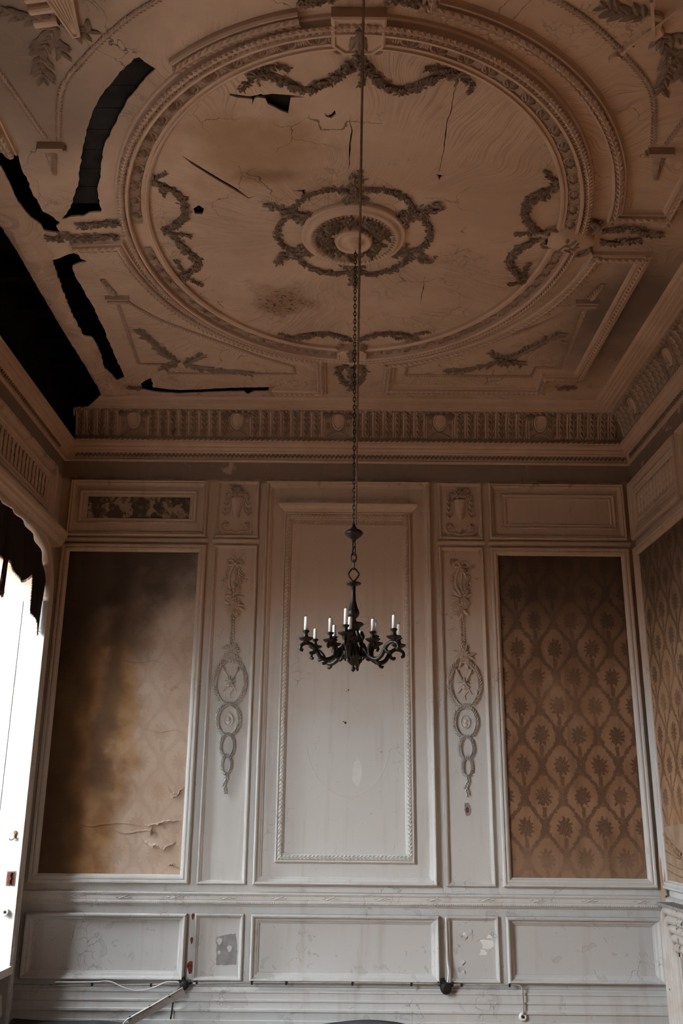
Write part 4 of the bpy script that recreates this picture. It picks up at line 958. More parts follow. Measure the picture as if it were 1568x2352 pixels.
# dado panels
for r4, pr in (((-2.61, .331, -1.264, .838), PR_L), ((-.726, .329, .840, .839), PR_L), ((1.396, .331, 2.688, .838), PR_L), ((-1.196, .329, -.79, .839), PR_S), ((.907, .329, 1.337, .839), PR_S)):
    f = panel(r4, pr)
    if pr is PR_L: beads(f, MBK, rect(r4[0] + .046, r4[1] + .046, r4[2] - .046, r4[3] - .046), True, .014, .005, .017)
    if r4[0] == -1.196:
        m = MB(); q = ragged([(-1.013, .657), (-.855, .688), (-.835, .55), (-.84, .448), (-1.006, .446)], .004, .02, True, 5)
        m.add([(x, z, .0055) for x, z in q] + [(x, z, .003) for x, z in q], [tuple(range(len(q)))] + [(i, (i + 1) % len(q), (i + 1) % len(q) + len(q), i + len(q)) for i in range(len(q))]); obj('bare_grey_patch', m, 'greyprime', f, MBK)
        for cx, cz, rr in ((-.985, .625, .021), (-.985, .54, .012), (-.90, .57, .02)):
            m = MB(); q = ragged([(cx + rr * cos(a) * (1 + .3 * sin(3 * a)), cz + rr * 1.3 * sin(a)) for a in [2 * pi * i / 9 for i in range(9)]], .003, .01, True, int(cx * 90))
            m.add([(x, z, .008) for x, z in q] + [(x, z, .004) for x, z in q], [tuple(range(len(q)))] + [(i, (i + 1) % len(q), (i + 1) % len(q) + len(q), i + len(q)) for i in range(len(q))]); obj('paint_flake', m, 'paint', f, MBK)
    if r4[0] == .907:
        for cx, cz, rr, s in ((1.23, .62, .06, 1), (1.20, .56, .035, 2), (1.26, .68, .025, 3), (1.05, .70, .02, 4)):
            m = MB(); q = ragged([(cx + rr * cos(a) * (.8 + .35 * sin(3 * a + s)), cz + rr * 1.1 * sin(a) * (.8 + .3 * cos(2 * a))) for a in [2 * pi * i / 12 for i in range(12)]], .008, .012, True, s)
            m.add([(x, z, .0052) for x, z in q] + [(x, z, .003) for x, z in q], [tuple(range(len(q)))] + [(i, (i + 1) % len(q), (i + 1) % len(q) + len(q), i + len(q)) for i in range(len(q))]); obj('bare_white_patch', m, 'white', f, MBK)
        for j in range(9):                          # curling flakes
            cx, cz = .98 + .14 * rng.random(), .40 + .33 * rng.random(); rr = .012 + .012 * rng.random(); M = MBK @ T(cx, cz, .004) @ Matrix.Rotation(rng.uniform(0, 6), 4, 'Z'); m = MB()
            m.grid([[(rr * (i / 3 - .5) * 2, rr * (j2 / 3 - .5) * 1.6, .012 * (i / 3) ** 2) for i in range(4)] for j2 in range(4)]); obj('curled_flake', m, 'paint', f, M)
for hx, hz, a_, b_ in ((-1.218, .813, .012, .026), (-1.218, .629, .011, .028), (-1.217, .425, .026, .05)):
    q = ragged([(hx + a_ * cos(t) * (1 + .3 * sin(3 * t)), hz + b_ * sin(t)) for t in [2 * pi * i / 10 for i in range(10)]], .004, .01, True, int(hz * 100)); n = len(q)
    m = MB(); m.add([(x, z, .003) for x, z in q] + [(x, z, .0) for x, z in q], [tuple(range(n))] + [(i, (i + 1) % n, (i + 1) % n + n, i + n) for i in range(n)]); obj('rust_scar', m, 'rust', WB, MBK)
# skirting
bb = MB(); sweep(bb, [(XL, 0), (XR, 0)], [(0, 0), (0, .060), (.045, .060), (.050, .052), (.105, .052), (.112, .066), (.128, .066), (.134, .056), (.178, .050), (.184, .058), (.196, .058), (.202, .046), (.245, .042), (.250, .050), (.262, .046), (.276, .026), (.285, .022), (.288, 0)], False)
bbase = tag(obj('baseboard_back', bb, 'paint', M=MBK), kind='structure')
for nm, M, l0, l1 in (('baseboard_right', MRT, .0, 9.0), ('baseboard_left', MLF, -9.0, 0)):
    m = MB(); sweep(m, [(l0, 0), (l1, 0)], [(0, 0), (0, .05), (.10, .05), (.12, .06), (.2, .05), (.25, .045), (.28, .02), (.288, 0)], False); tag(obj(nm, m, 'paint', M=M), kind='structure')

# ================================================================== RIGHT WALL
WR = wall_right
f = field('panel', (.03, 4.116, 1.30, 4.675), WR, MRT); frame_part('panel_moulding', (.03, 4.116, 1.30, 4.675), PR_A, MRT, f)
frame_part('inner_moulding', (.115, 4.22, 1.26, 4.60), [(0, 0), (0, .02), (.012, .026), (.03, .016), (.05, .014), (.056, .02), (.066, .016), (.07, 0)], MRT, f)
beads(f, MRT, rect(.12, 4.225, 1.255, 4.595), True, .017, .007, .02)
a0 = MB()
for s, hh in ((-1, .0), (1, .004)):
    for j in range(3): leaf(a0, s * .004, .01 + j * .06, pi / 2 - .25 + s * .35, .10, .034, .022, .004 + hh)
tube(a0, smoothpts([(0, 0), (.012, .07), (.0, .14), (.02, .21), (.035, .222), (.04, .205)], 4), .008, .004, 1.4)
ame = mesh('acanthus_leaf', a0, 'paint')
for i in range(12): obj('acanthus_leaf', ame, None, f, MRT @ T(.225 + i * .087, 4.30, .002))
f2 = field('panel', (1.36, 4.116, 3.4, 4.675), WR, MRT); frame_part('panel_moulding', (1.36, 4.116, 3.4, 4.675), PR_A, MRT, f2)
wpw = field('wallpaper_panel', (.035, 1.067, 2.6, 4.036), WR, MRT, 'dpW', .010, .07); frame_part('panel_moulding', (.035, 1.067, 2.6, 4.036), PR_W, MRT, wpw)
m = MB(); sweep(m, [(-.0, .90), (3.5, .90)], [(0, 0), (0.0, .012), (.02, .034), (.05, .034), (.096, .048), (.108, .02), (.112, 0)], False); tag(obj('trim_7', m, 'paint', M=MRT), kind='structure')
for w0, w1 in ((2.66, 5.4), (5.46, 9.3)):
    q = field('wallpaper_panel', (w0, 1.067, w1, 4.036), WR, MRT, 'dpW', .010, .07); frame_part('panel_moulding', (w0, 1.067, w1, 4.036), PR_W, MRT, q)
for w0, w1 in ((-9.3, -5.45),):
    q = field('wallpaper_panel', (w0, 1.067, w1, 4.036), wall_left, MLF, 'dpW', .010, .07); frame_part('panel_moulding', (w0, 1.067, w1, 4.036), PR_W, MLF, q)
# torn paper low on the right wall: bare lining with a drooping edge and a hanging strip
m = MB(); q = ragged([(.10, 1.56), (.34, 1.58), (.70, 1.60), (1.0, 1.62), (1.0, 1.14), (.11, 1.14)], .006, .03, True, 3)
m.add([(x, z, .013) for x, z in q] + [(x, z, .006) for x, z in q], [tuple(range(len(q)))] + [(i, (i + 1) % len(q), (i + 1) % len(q) + len(q), i + len(q)) for i in range(len(q))]); obj('bare_lining', m, 'lining', wpw, MRT)
for (x0, z0, x1, z1, w) in ((.11, 1.50, .50, 1.36, .03), (.11, 1.46, .48, 1.33, .02), (.12, 1.37, .6, 1.31, .012), (.12, 1.28, .6, 1.24, .01), (.12, 1.22, .6, 1.18, .012)):
    m = MB(); tube(m, [(x0 + (x1 - x0) * i / 8, z0 + (z1 - z0) * i / 8 - .01 * sin(pi * i / 8)) for i in range(9)], w * .5, .012, .8); obj('paper_fold', m, 'dpW', wpw, MRT)
m = MB(); rows = []
for i in range(14):
    t = i / 13; z = 1.50 - .52 * t; cx = .03 + .04 * t; wd = .028 + .018 * sin(pi * t)
    rows.append([(cx - wd, z, .012 + .035 * t), (cx, z, .03 + .05 * t + .01 * sin(5 * t)), (cx + wd, z, .016 + .03 * t)])
m.grid(rows); strip = obj('hanging_strip', m, 'lining', wpw, MRT, label='loose strip of wall lining hanging in the corner')

# fireplace surround (reeded, round-cornered), standing out from the right wall
fp = empty('fireplace_surround', T(XR - .17, -.75, 0), 'reeded round-cornered fireplace surround with flaking black spots at the right edge', 'fireplace')
MFP = frame((XR - .15, 0, 0), (0, -1, 0), (-1, 0, 0))
def fpath(o):
    r = .10 - o * .2; y0, zt = .31 + o, .965 - o
    P = [(y0, 0), (y0, zt - r)] + [(y0 + r - r * cos(a), zt - r + r * sin(a)) for a in [pi / 2 * i / 8 for i in range(1, 9)]] + [(2.0 - o, zt)]
    return P
for i in range(5):
    m = MB(); tube(m, fpath(.03 + i * .062), .033, 0, .9, nseg=7); obj('reed', m, 'spot', fp, MFP, smooth=True)
m = MB(); sweep(m, fpath(0), [(0, -.15), (0, 0.0), (-.34, 0.0), (-.36, -.10)], False); obj('surround_body', m, 'spot', fp, MFP)
m = MB(); m.box(.28, 2.1, .965, .985, -.15, .03); obj('mantel_slab', m, 'greyprime', fp, MFP)
m = MB(); m.box(.62, 1.9, 0, .66, -.13, -.08); obj('fire_board', m, 'dark', fp, MFP)

# ================================================================== LEFT WALL, WINDOWS
WLf = wall_left
f = field('panel', (-1.9, 4.20, -.36, 4.66), WLf, MLF); frame_part('panel_moulding', (-1.95, 4.16, -.30, 4.70), PR_A, MLF, f)
frame_part('inner_moulding', (-1.86, 4.25, -.40, 4.60), [(0, 0), (0, .02), (.012, .026), (.03, .016), (.05, .014), (.056, .02), (.066, .016), (.07, 0)], MLF, f)
for i in range(15): obj('acanthus_leaf', ame, None, f, MLF @ T(-1.77 + i * .09, 4.315, .002))
PR_ARCH = [(0.002, -.01), (0.002, .085), (-.014, .098), (-.028, .092), (-.034, .082), (-.085, .082), (-.092, .09), (-.105, .09), (-.112, .07), (-.135, .06), (-.14, 0)]
for i, (a, b) in enumerate(WINS):
    wn = tag(bpy.data.objects.new('window_%d' % (i + 1), None), kind='structure'); wn.empty_display_size = .05
    link(wn, None, T(XL - THK, (a + b) / 2, SILL))
    m = MB(); P = arch_poly(a, b, 0.0); P = P[1:] + P[:1]       # right leg, arch, left leg
    sweep(m, P, [(d, h) for d, h in PR_ARCH], False); ar = obj('architrave', m, 'paint', wn, MLF)
    m = MB()
    for (u, v, an) in resample(P, .030): leaf(m, u + sin(an) * .012, v - cos(an) * .012, an + .5, .030, .018, .012, .09)
    obj('carved_edge', m, 'paint', ar, MLF, kind='stuff')
    m = MB(); rows = []
    for y in (a - .17, b + .155): rows.append([(y, z, w) for z, w in ((3.96, .0), (3.97, .10), (4.00, .112), (4.012, .125), (4.04, .13), (4.055, .145), (4.085, .15), (4.10, .15), (4.11, .0))])
    m.grid(rows)
    for rr in rows: m.add(rr, [tuple(range(len(rr)))])
    obj('lintel_cornice', m, 'paint', wn, MLF)
    m = MB(); m.box(a - .03, b + .03, SILL - .06, SILL, -THK - .02, .10); obj('window_sill', m, 'white', wn, MLF)
    m = MB(); m.box(a, b, 0.02, SILL - .06, -.02, .0); obj('apron', m, 'velvet' if i == 0 else 'paint', wn, MLF)
    # casement frame with bars and panes
    c = (a + b) / 2
    m = MB(); m.box(a, a + .06, SILL, TOP, -THK + .02, -THK + .08); m.box(b - .06, b, SILL, TOP, -THK + .02, -THK + .08); m.box(a + .06, b - .06, SILL, SILL + .07, -THK + .02, -THK + .08); m.box(c - .05, c + .05, SILL + .07, TOP, -THK + .02, -THK + .08)
    obj('casement_frame', m, 'white', wn, MLF, kind='stuff')
    for y0, y1 in ((a + .06, c - .05), (c + .05, b - .06)):
        for z in (1.42, 2.30, 3.05):
            m = MB(); m.box(y0, y1, z - .018, z + .018, -THK + .035, -THK + .065); obj('glazing_bar', m, 'white', wn, MLF)
        for z0, z1 in ((SILL + .07, 1.402), (1.438, 2.282), (2.318, 3.032), (3.068, 3.9)):
            m = MB(); m.box(y0, y1, z0, z1, -THK + .048, -THK + .052); obj('pane', m, 'glass', wn, MLF)
    # folded shutter leaves in the reveals
    for e, yy in ((1, b), (-1, a)):
        for x0, x1 in ((-.02, -.125), (-.135, -.45)):
            m = MB(); y0, y1 = (yy - .022, yy - .002) if e > 0 else (yy + .002, yy + .022)
            x0_ = .085 if x0 == -.02 else x0
            m.box(y0, y1, SILL, 3.42, x1, x0_ if e > 0 else x0); obj('shutter_leaf', m, 'white', wn, MLF)
    if i == 0:                                   # unseen leaf added over the near half to block its light
        m = MB(); m.box(a, -0.75, SILL, 3.94, -THK + .09, -THK + .12); obj('light_block_shutter', m, 'white', wn, MLF)
# scalloped velvet pelmets
VAL = [(-1.402,3.255),(-1.335,3.262),(-1.385,3.471),(-1.355,3.522),(-1.300,3.542),(-1.194,3.534),(-1.091,3.483),(-.976,3.467),(-.869,3.481),(-.793,3.526),(-.756,3.554),(-.690,3.545),(-.645,3.490),(-.630,3.379),(-.615,3.268),(-.545,3.246),(-.455,3.188),(-.405,3.130),(-.345,3.135),(-.338,3.276),(-.335,3.415),(-.33,3.533),(-.325,3.66)]
def pelmet(a, b, label, front):
    g = empty('pelmet', T(XL + .03, (a + b) / 2, TOP), label, 'curtain pelmet', 'velvet pelmets in the window arches')
    c = (a + b) / 2; sc = (b - a) / 2.11
    half = [((y + .31) * sc + b, z) for y, z in VAL]                     # far half, then mirrored
    low = [(2 * c - y, z) for y, z in half][::-1]; mid = [(half[0][0], 3.24), (2 * c - half[0][0], 3.24)]
    P = low + half
    M = MLF @ T(0, 0, .045); m = MB(); rows = []
    for (y, z) in smoothpts(P, 2):
        k = max(.02, 1 - ((y - c) / ((b - a) / 2)) ** 2) ; top = SPR + (TOP - SPR - .01) * min(1, k ** .31)
        rows.append([(y, z + (max(top, z + .02) - z) * t, .012 * sin(y * 23 + t * 2)) for t in (0, .2, .4, .6, .8, 1)])
    m.grid(rows); obj('valance', m, 'velvet', g, M)
    m = MB(); r = random.Random(2)
    for (u, v, an) in resample(smoothpts(P, 2), .012): leaf(m, u, v + .006, an - pi / 2 + r.uniform(-.3, .3), .028, .008, .006, .012 * sin(u * 23))
    obj('fringe', m, 'fringe', g, M, kind='stuff')
pelmet(*WINS[0], 'dark brown scalloped velvet pelmet with fringe in the arch of the visible window', True)

# fittings on the white shutter (faces the camera)
MSH = frame((0, WINS[0][1] - .022, 0), (1, 0, 0), (0, -1, 0))
g = empty('coat_hook', T(-2.672, WINS[0][1] - .022, 1.44), 'small brass double coat hook on the white shutter', 'hook')
m = MB(); lathe(m, [(.0, .012), (.012, .012), (.016, .004), (.017, 0)], 14, (-2.672, 1.475, 0)); obj('back_plate', m, 'brass', g, MSH)
m = MB(); tube(m, smoothpts([(-2.672, 1.475), (-2.674, 1.45), (-2.672, 1.425)], 4), .012, 0, 1); obj('stem', m, 'brass', g, MSH)
for s in (-1, 1):
    m = MB(); tube3(m, [(-2.672, 1.43, .008), (-2.672 + s * .016, 1.417, .018), (-2.672 + s * .03, 1.418, .026), (-2.672 + s * .036, 1.432, .03)], .005, 7); obj('prong', m, 'brass', g, MSH, smooth=True)
g = empty('lock_plate', T(-2.669, WINS[0][1] - .022, 1.06), 'rusty lock opening with twisted metal on the white shutter', 'lock')
m = MB(); m.box(-2.706, -2.632, 1.062, 1.178, 0, .003); obj('plate', m, 'greyprime', g, MSH)
m = MB(); m.box(-2.699, -2.640, 1.070, 1.170, .003, .006); obj('rust_bed', m, 'rust', g, MSH)
m = MB(); tube(m, smoothpts([(-2.664, 1.075), (-2.672, 1.10), (-2.660, 1.12), (-2.670, 1.14), (-2.662, 1.165)], 5), .008, .006, 1.2); obj('latch_spring', m, 'iron', g, MSH)
g = empty('round_switch', T(-2.678, WINS[0][1] - .022, .84), 'round white porcelain switch with dark centre low on the shutter', 'switch')
m = MB(); lathe(m, [(.030, 0), (.032, .012), (.026, .022), (.014, .024), (.010, .016), (0, .014)], 20, (-2.678, .867, 0)); obj('rosette', m, 'porcelain', g, MSH, smooth=True)
m = MB(); lathe(m, [(.009, .015), (.008, .028), (0, .03)], 12, (-2.678, .867, 0)); obj('knob', m, 'iron', g, MSH)

LH[0] = 1.1
# ================================================================== WALL RELIEFS
def urn_relief(cx, label):
    g = empty('urn_relief', T(cx, 0, 4.15), label, 'plaster relief', 'urn reliefs over the narrow panels'); M = MBK @ T(cx, 4.15, .004)
    m = MB(); rows = []
    for z, w in ((.16, .022), (.18, .03), (.20, .026), (.24, .042), (.30, .052), (.335, .05), (.345, .058), (.355, .058)):
        rows.append([(w * q, z, .034 * sqrt(max(0, 1 - q * q)) + .002) for q in (-1, -.8, -.4, 0, .4, .8, 1)])
    m.grid(rows); obj('urn', m, 'paint', g, M, smooth=True)
    for s in (-1, 1):
        m = MB(); tube(m, smoothpts([(s * .045, .355), (s * .07, .345), (s * .062, .29), (s * .075, .22), (s * .11, .205)], 5), .007, 0, 1.4); obj('handle', m, 'paint', g, M)
        m = MB(); sp = [(s * (.095 + (.068 - .0038 * i) * cos(-2.2 + .42 * i)), .085 + (.068 - .0038 * i) * sin(-2.2 + .42 * i)) for i in range(16)]
        tube(m, [(0, .01), (s * .03, .02)] + (sp if s > 0 else sp), .012, 0, 1.4, taper=lambda t: 1.1 - .5 * t); obj('scroll', m, 'paint', g, M)
        m = MB(); flower(m, s * .095, .085, .032, .03, 6, .004); obj('rosette', m, 'paint', g, M, kind='stuff')
        m = MB()
        for j in range(4):
            z = .17 + j * .05
            for q in (-1, 1): leaf(m, s * .105, z, pi / 2 + q * (.75 - .1 * j), .06 - .006 * j, .026, .022, .003)
        leaf(m, s * .105, .36, pi / 2, .05, .03, .026, .003); obj('husk', m, 'paint', g, M, kind='stuff')
        m = MB(); tube(m, smoothpts([(0, .0), (s * .06, .012), (s * .12, .004), (s * .155, -.012)], 4), .008, 0, 1.3)
        for j in range(5): leaf(m, s * (.02 + .03 * j), .005, pi / 2 - s * .6, .035, .015, .015, .002)
        obj('base_spray', m, 'paint', g, M, kind='stuff')
    m = MB(); r = random.Random(int(cx * 10))
    for j in range(15): leaf(m, r.uniform(-.02, .02), .385, pi * (j + .5) / 15, .075 + .03 * r.random(), .028, .034, .004)
    for j in range(11): flower(m, r.uniform(-.065, .065), .40 + r.uniform(-.015, .05), .027, .03, 6, .012, j)
    for s in (-1, 1):
        for j in range(5): leaf(m, s * .05, .39, (0 if s > 0 else pi) - s * (.1 + .25 * j), .06, .02, .022, .003)
    obj('bouquet', m, 'paint', g, M, kind='stuff')
urn_relief(-1.0, 'carved urn with flowers in the small panel above the left relief drop')
urn_relief(1.125, 'carved urn with flowers in the small panel above the right relief drop')

def wall_drop(cx, label, seed, dz=0.0):
    g = empty('relief_drop', T(cx, 0, 1.75), label, 'plaster relief', 'long relief drops on the narrow panels'); M = MBK @ T(cx, 0, .004); r = random.Random(seed)
    # bow and ribbons
    for s in (-1, 1):
        m = MB(); tube(m, smoothpts([(0, 3.86), (s * .03, 3.895), (s * .062, 3.885), (s * .06, 3.85), (s * .02, 3.85), (0, 3.86)], 5), .011, .006, 1.6); obj('bow_loop', m, 'paint', g, M)
        m = MB(); tube(m, smoothpts([(0, 3.86), (s * .035, 3.83), (s * .05, 3.79), (s * .085, 3.755), (s * .07, 3.72), (s * .095, 3.70)], 5), .009, .004, 1.5); obj('ribbon_tail', m, 'paint', g, M)
    m = MB(); bead(m, 0, 3.86, .018, .012); tube(m, smoothpts([(0, 3.86), (.008, 3.76), (-.004, 3.66), (.0, 3.58)], 5), .010, 0, 1.4)
    for s in (-1, 1): tube(m, smoothpts([(s * .012, 3.85), (s * .045, 3.76), (s * .05, 3.68), (s * .03, 3.60)], 5), .012, .004, 1.4)
    foliage(m, smoothpts([(.01, 3.80), (.05, 3.72), (.02, 3.62), (0, 3.57)], 5), .05, .04, r, .03, 1.3, .1); obj('quiver_bundle', m, 'paint', g, M, kind='stuff')
    m = MB()
    for z in (3.55, 3.46):
        for j in range(12): leaf(m, r.uniform(-.02, .02), z + r.uniform(-.02, .02), 2 * pi * j / 12 + .2 + r.uniform(-.2, .2), .06 + .05 * r.random(), .042, .03, .003)
    for j in range(9): flower(m, r.uniform(-.05, .05), 3.44 + r.uniform(-.05, .07), .035, .022, 6, .012, j)
    obj('upper_bouquet', m, 'paint', g, M, kind='stuff')
    m = MB()
    for j in range(10):
        z = 3.36 - j * .026
        for s in (-1, 1): leaf(m, 0, z, -pi / 2 + s * .6, .034, .016, .018, .002)
    tube(m, smoothpts([(-.02, 3.26), (.02, 3.21), (-.02, 3.16), (.012, 3.11), (0, 3.08)], 4), .007, .003, 1.4); tube(m, smoothpts([(.02, 3.26), (-.02, 3.21), (.02, 3.16), (-.012, 3.11), (0, 3.08)], 4), .007, .003, 1.4)
    obj('husk_chain', m, 'paint', g, M, kind='stuff')
    m = MB()
    for j in range(12): flower(m, r.uniform(-.045, .045), 3.02 + r.uniform(-.06, .07), .036, .022, 6, .01, j)
    for j in range(14): leaf(m, r.uniform(-.02, .02), 3.02 + r.uniform(-.03, .03), 2 * pi * j / 14, .065 + .045 * r.random(), .040, .026, .003)
    obj('lower_bouquet', m, 'paint', g, M, kind='stuff')
    # laurel wreaths
    for (zc, a, b, L, nm) in ((2.765, .135, .205, .05, 'large_wreath'), (2.430, .098, .135, .042, 'small_wreath'), (2.205, .058, .095, .034, 'laurel_loop'), (2.045, .040, .075, .030, 'laurel_loop')):
        m = MB()
        for s in (-1, 1):
            P = [(s * a * cos(t), zc + b * sin(t)) for t in [-pi / 2 + pi * i / 24 for i in range(25)]]
            tube(m, P, .007, 0, 1.2); wreath(m, P, L, L * .42, .022, .5, L * .5)
        obj(nm, m, 'paint', g, M, kind='stuff')
    m = MB(); tube(m, smoothpts([(0, 1.985), (.01, 1.93), (-.012, 1.88), (0, 1.83)], 4), .006, 0, 1.2); wreath(m, [(0, 1.98), (.008, 1.93), (-.01, 1.88), (0, 1.82)], .034, .015, .02, .5, .02); obj('tail', m, 'paint', g, M, kind='stuff')
    # trophy inside the large wreath: crossed torch and quiver, book
    for s in (-1, 1):
        m = MB(); tube(m, [(-s * .06, 2.68), (0, 2.77), (s * .055, 2.86)], .009, .004, 1.4, taper=lambda t: .8 + .5 * t); leaf(m, s * .052, 2.855, pi / 2 - s * .4, .05, .03, .03, .006); obj('torch', m, 'paint', g, M, kind='stuff')
    m = MB(); m.box(-.055, .02, 2.72, 2.77, 0, .022); obj('book', m, 'paint', g, M @ T(0, 0, 0) @ Matrix.Rotation(.0, 4, 'Z'))
    m = MB()
    for j in range(8): leaf(m, .0, 2.77, 2 * pi * j / 8, .06, .018, .022, .008)
    tube(m, smoothpts([(.02, 2.74), (.03, 2.70), (0, 2.66), (.01, 2.62)], 4), .007, .003, 1.3); bead(m, 0, 2.77, .016, .02); obj('trophy_knot', m, 'paint', g, M, kind='stuff')
    m = MB(); sweep(m, ellipse(.045, .06, 24, cv=2.43), [(0, 0), (0, .012), (.006, .016), (.012, .008)]); m.add([(x, y, .006) for x, y in ellipse(.036, .05, 20, cv=2.43)], [tuple(range(20))]); cm = obj('cameo', m, 'paint', g, M)
    m = MB(); bead(m, .002, 2.44, .018, .006, .014, 9); bead(m, .0, 2.405, .022, .006, .010, 9); leaf(m, .014, 2.438, -.2, .012, .010, .008, .008); obj('cameo_head', m, 'paint', cm, M, kind='stuff')
wall_drop(-.993, 'long plaster relief of bow, wreaths and cameo left of the chandelier', 5)
wall_drop(1.113, 'long plaster relief of bow, wreaths and cameo right of the chandelier', 6)
q = ragged([(1.085, 1.745), (1.125, 1.74), (1.145, 1.69), (1.13, 1.64), (1.095, 1.635), (1.082, 1.68)], .004, .012, True, 8); n = len(q)
m = MB(); m.add([(x, z, .0055) for x, z in q] + [(x, z, .003) for x, z in q], [tuple(range(n))] + [(i, (i + 1) % n, (i + 1) % n + n, i + n) for i in range(n)]); sc_ = obj('plaster_scar', m, 'greyprime', WB, MBK)
q = [(1.108 + .013 * cos(a), 1.685 + .026 * sin(a)) for a in [2 * pi * i / 10 for i in range(10)]]
m = MB(); m.add([(x, z, .0065) for x, z in q], [tuple(range(10))]); obj('scar_core', m, 'rust', sc_, MBK)

# ================================================================== CHANDELIER
HX, HY = 0.073, -3.0
ch = empty('chandelier', T(HX, HY, 2.47), 'dark bronze candle chandelier hanging on a long chain in mid room', 'chandelier')
MC_ = T(HX, HY, 0)
m = MB(); zz = 3.335; n = 0
while zz < 5.27:                                   # long fine chain
    a = (n % 2) * pi / 2; pts = [(cos(a) * .008 * sin(t), sin(a) * .008 * sin(t), zz + .016 + .018 * cos(t)) for t in [2 * pi * i / 10 for i in range(10)]]
    tube3(m, pts, .0032, 5, closed=True); zz += .028; n += 1
obj('long_chain', m, 'iron', ch, MC_, kind='stuff')
m = MB(); lathe(m, [(.0, 3.372), (.006, 3.37), (.010, 3.345), (.022, 3.325), (.048, 3.312), (.057, 3.300), (.054, 3.290), (.036, 3.272), (.016, 3.258), (.010, 3.245), (0, 3.242)], 24); obj('canopy_bell', m, 'bronze', ch, MC_, smooth=True)
def link_mb(zc, a, hh, ww, rad):
    m = MB(); tube3(m, [(cos(a) * ww * sin(t), sin(a) * ww * sin(t), zc + hh * cos(t)) for t in [2 * pi * i / 16 for i in range(16)]], rad, 7, closed=True); return m
for zc, a, hh, ww in ((3.222, .9, .028, .012), (3.185, 2.3, .026, .011), (3.145, .15, .030, .016), (3.100, 1.7, .030, .009)): obj('chain_link', link_mb(zc, a, hh, ww, .005), 'bronze', ch, MC_, smooth=True)
m = MB(); tube3(m, smoothpts([(0, 0, 3.078), (.012, 0, 3.070), (.030, 0, 3.046), (.028, 0, 3.03), (.008, 0, 3.0), (0, 0, 2.995), (-.008, 0, 3.0), (-.028, 0, 3.03), (-.030, 0, 3.046), (-.012, 0, 3.070)], 3, True), .006, 7, closed=True); obj('suspension_loop', m, 'bronze', ch, MC_, smooth=True)
m = MB(); lathe(m, [(0, 3.005), (.010, 3.0), (.014, 2.99), (.044, 2.987), (.048, 2.981), (.040, 2.975), (.016, 2.966), (.0, 2.962)], 24); obj('top_dish', m, 'bronze', ch, MC_, smooth=True)
m = MB(); lathe(m, [(0, 2.975), (.013, 2.97), (.012, 2.93), (.015, 2.88), (.024, 2.84), (.034, 2.815), (.036, 2.80), (.030, 2.782), (.014, 2.768), (.018, 2.756), (.010, 2.745), (0, 2.74)], 24); obj('stem', m, 'bronze', ch, MC_, smooth=True)
m = MB(); lathe(m, [(0, 2.75), (.03, 2.748), (.058, 2.742), (.062, 2.732), (.040, 2.715), (.034, 2.69), (.046, 2.66), (.060, 2.63), (.066, 2.60), (.058, 2.572), (.062, 2.555), (.048, 2.535), (.030, 2.525), (.034, 2.512), (.020, 2.500), (.012, 2.492), (0, 2.488)], 24); body = obj('body', m, 'bronze', ch, MC_, smooth=True)
m = MB()
for i in range(8):
    a = i * pi / 4
    for z, rr, L in ((2.66, .052, .05), (2.59, .062, .05), (2.54, .052, .04)):
        c_, s_ = cos(a + z * 9), sin(a + z * 9)
        tube3(m, [(c_ * rr, s_ * rr, z + L * .5), (c_ * (rr + .014), s_ * (rr + .014), z), (c_ * (rr + .006), s_ * (rr + .006), z - L * .4)], lambda t: .010 * (1 - .5 * t), 6)
obj('body_leaves', m, 'bronze', body, MC_, kind='stuff')
m = MB(); lathe(m, [(0, 2.50), (.008, 2.498), (.006, 2.488), (.015, 2.476), (.013, 2.464), (.005, 2.455), (0, 2.452)], 14); obj('finial', m, 'bronze', ch, MC_, smooth=True)
# one arm: S scroll out to the outer light, short scroll to the inner light
arm = MB(); tube3(arm, smoothpts([(.050, 0, 2.600), (.085, 0, 2.575), (.120, 0, 2.535), (.165, 0, 2.515), (.205, 0, 2.530), (.232, 0, 2.570), (.262, 0, 2.598), (.296, 0, 2.602), (.322, 0, 2.588), (.326, 0, 2.566), (.312, 0, 2.560)], 5), lambda t: .0155 - .006 * t, 8)
tube3(arm, smoothpts([(.120, 0, 2.538), (.118, 0, 2.575), (.128, 0, 2.605), (.146, 0, 2.616), (.160, 0, 2.600), (.152, 0, 2.584)], 5), lambda t: .013 - .005 * t, 8)
tube3(arm, smoothpts([(.165, 0, 2.516), (.172, 0, 2.497), (.186, 0, 2.490), (.190, 0, 2.500)], 4), lambda t: .0105 - .004 * t, 7)
tube3(arm, smoothpts([(.232, 0, 2.57), (.246, 0, 2.55), (.262, 0, 2.545), (.268, 0, 2.556)], 4), lambda t: .012 - .004 * t, 7)
tube3(arm, smoothpts([(.085, 0, 2.575), (.085, 0, 2.545), (.10, 0, 2.53), (.112, 0, 2.545)], 4), lambda t: .012 - .004 * t, 7)
arm_me = mesh('arm', arm, 'bronze', True)
pan = MB(); lathe(pan, [(0, .012), (.012, .013), (.034, .017), (.043, .022), (.044, .018), (.034, .009), (.014, .0), (.010, -.014), (0, -.016)], 20); pan_me = mesh('drip_pan', pan, 'bronze', True)
cup = MB(); lathe(cup, [(0, .060), (.014, .060), (.021, .064), (.021, .058), (.012, .050), (.011, .040), (.016, .030), (.014, .016), (0, .012)], 16); cup_me = mesh('candle_cup', cup, 'bronze', True)
cd = MB(); lathe(cd, [(0, .0), (.0115, 0), (.0112, .078), (.010, .084), (.004, .086), (0, .085)], 14); cd_me = mesh('wax', cd, 'wax', True)
wk = MB(); tube3(wk, [(0, 0, .083), (.001, 0, .092), (.006, 0, .098)], .0013, 5); wk_me = mesh('wick', wk, 'wick')
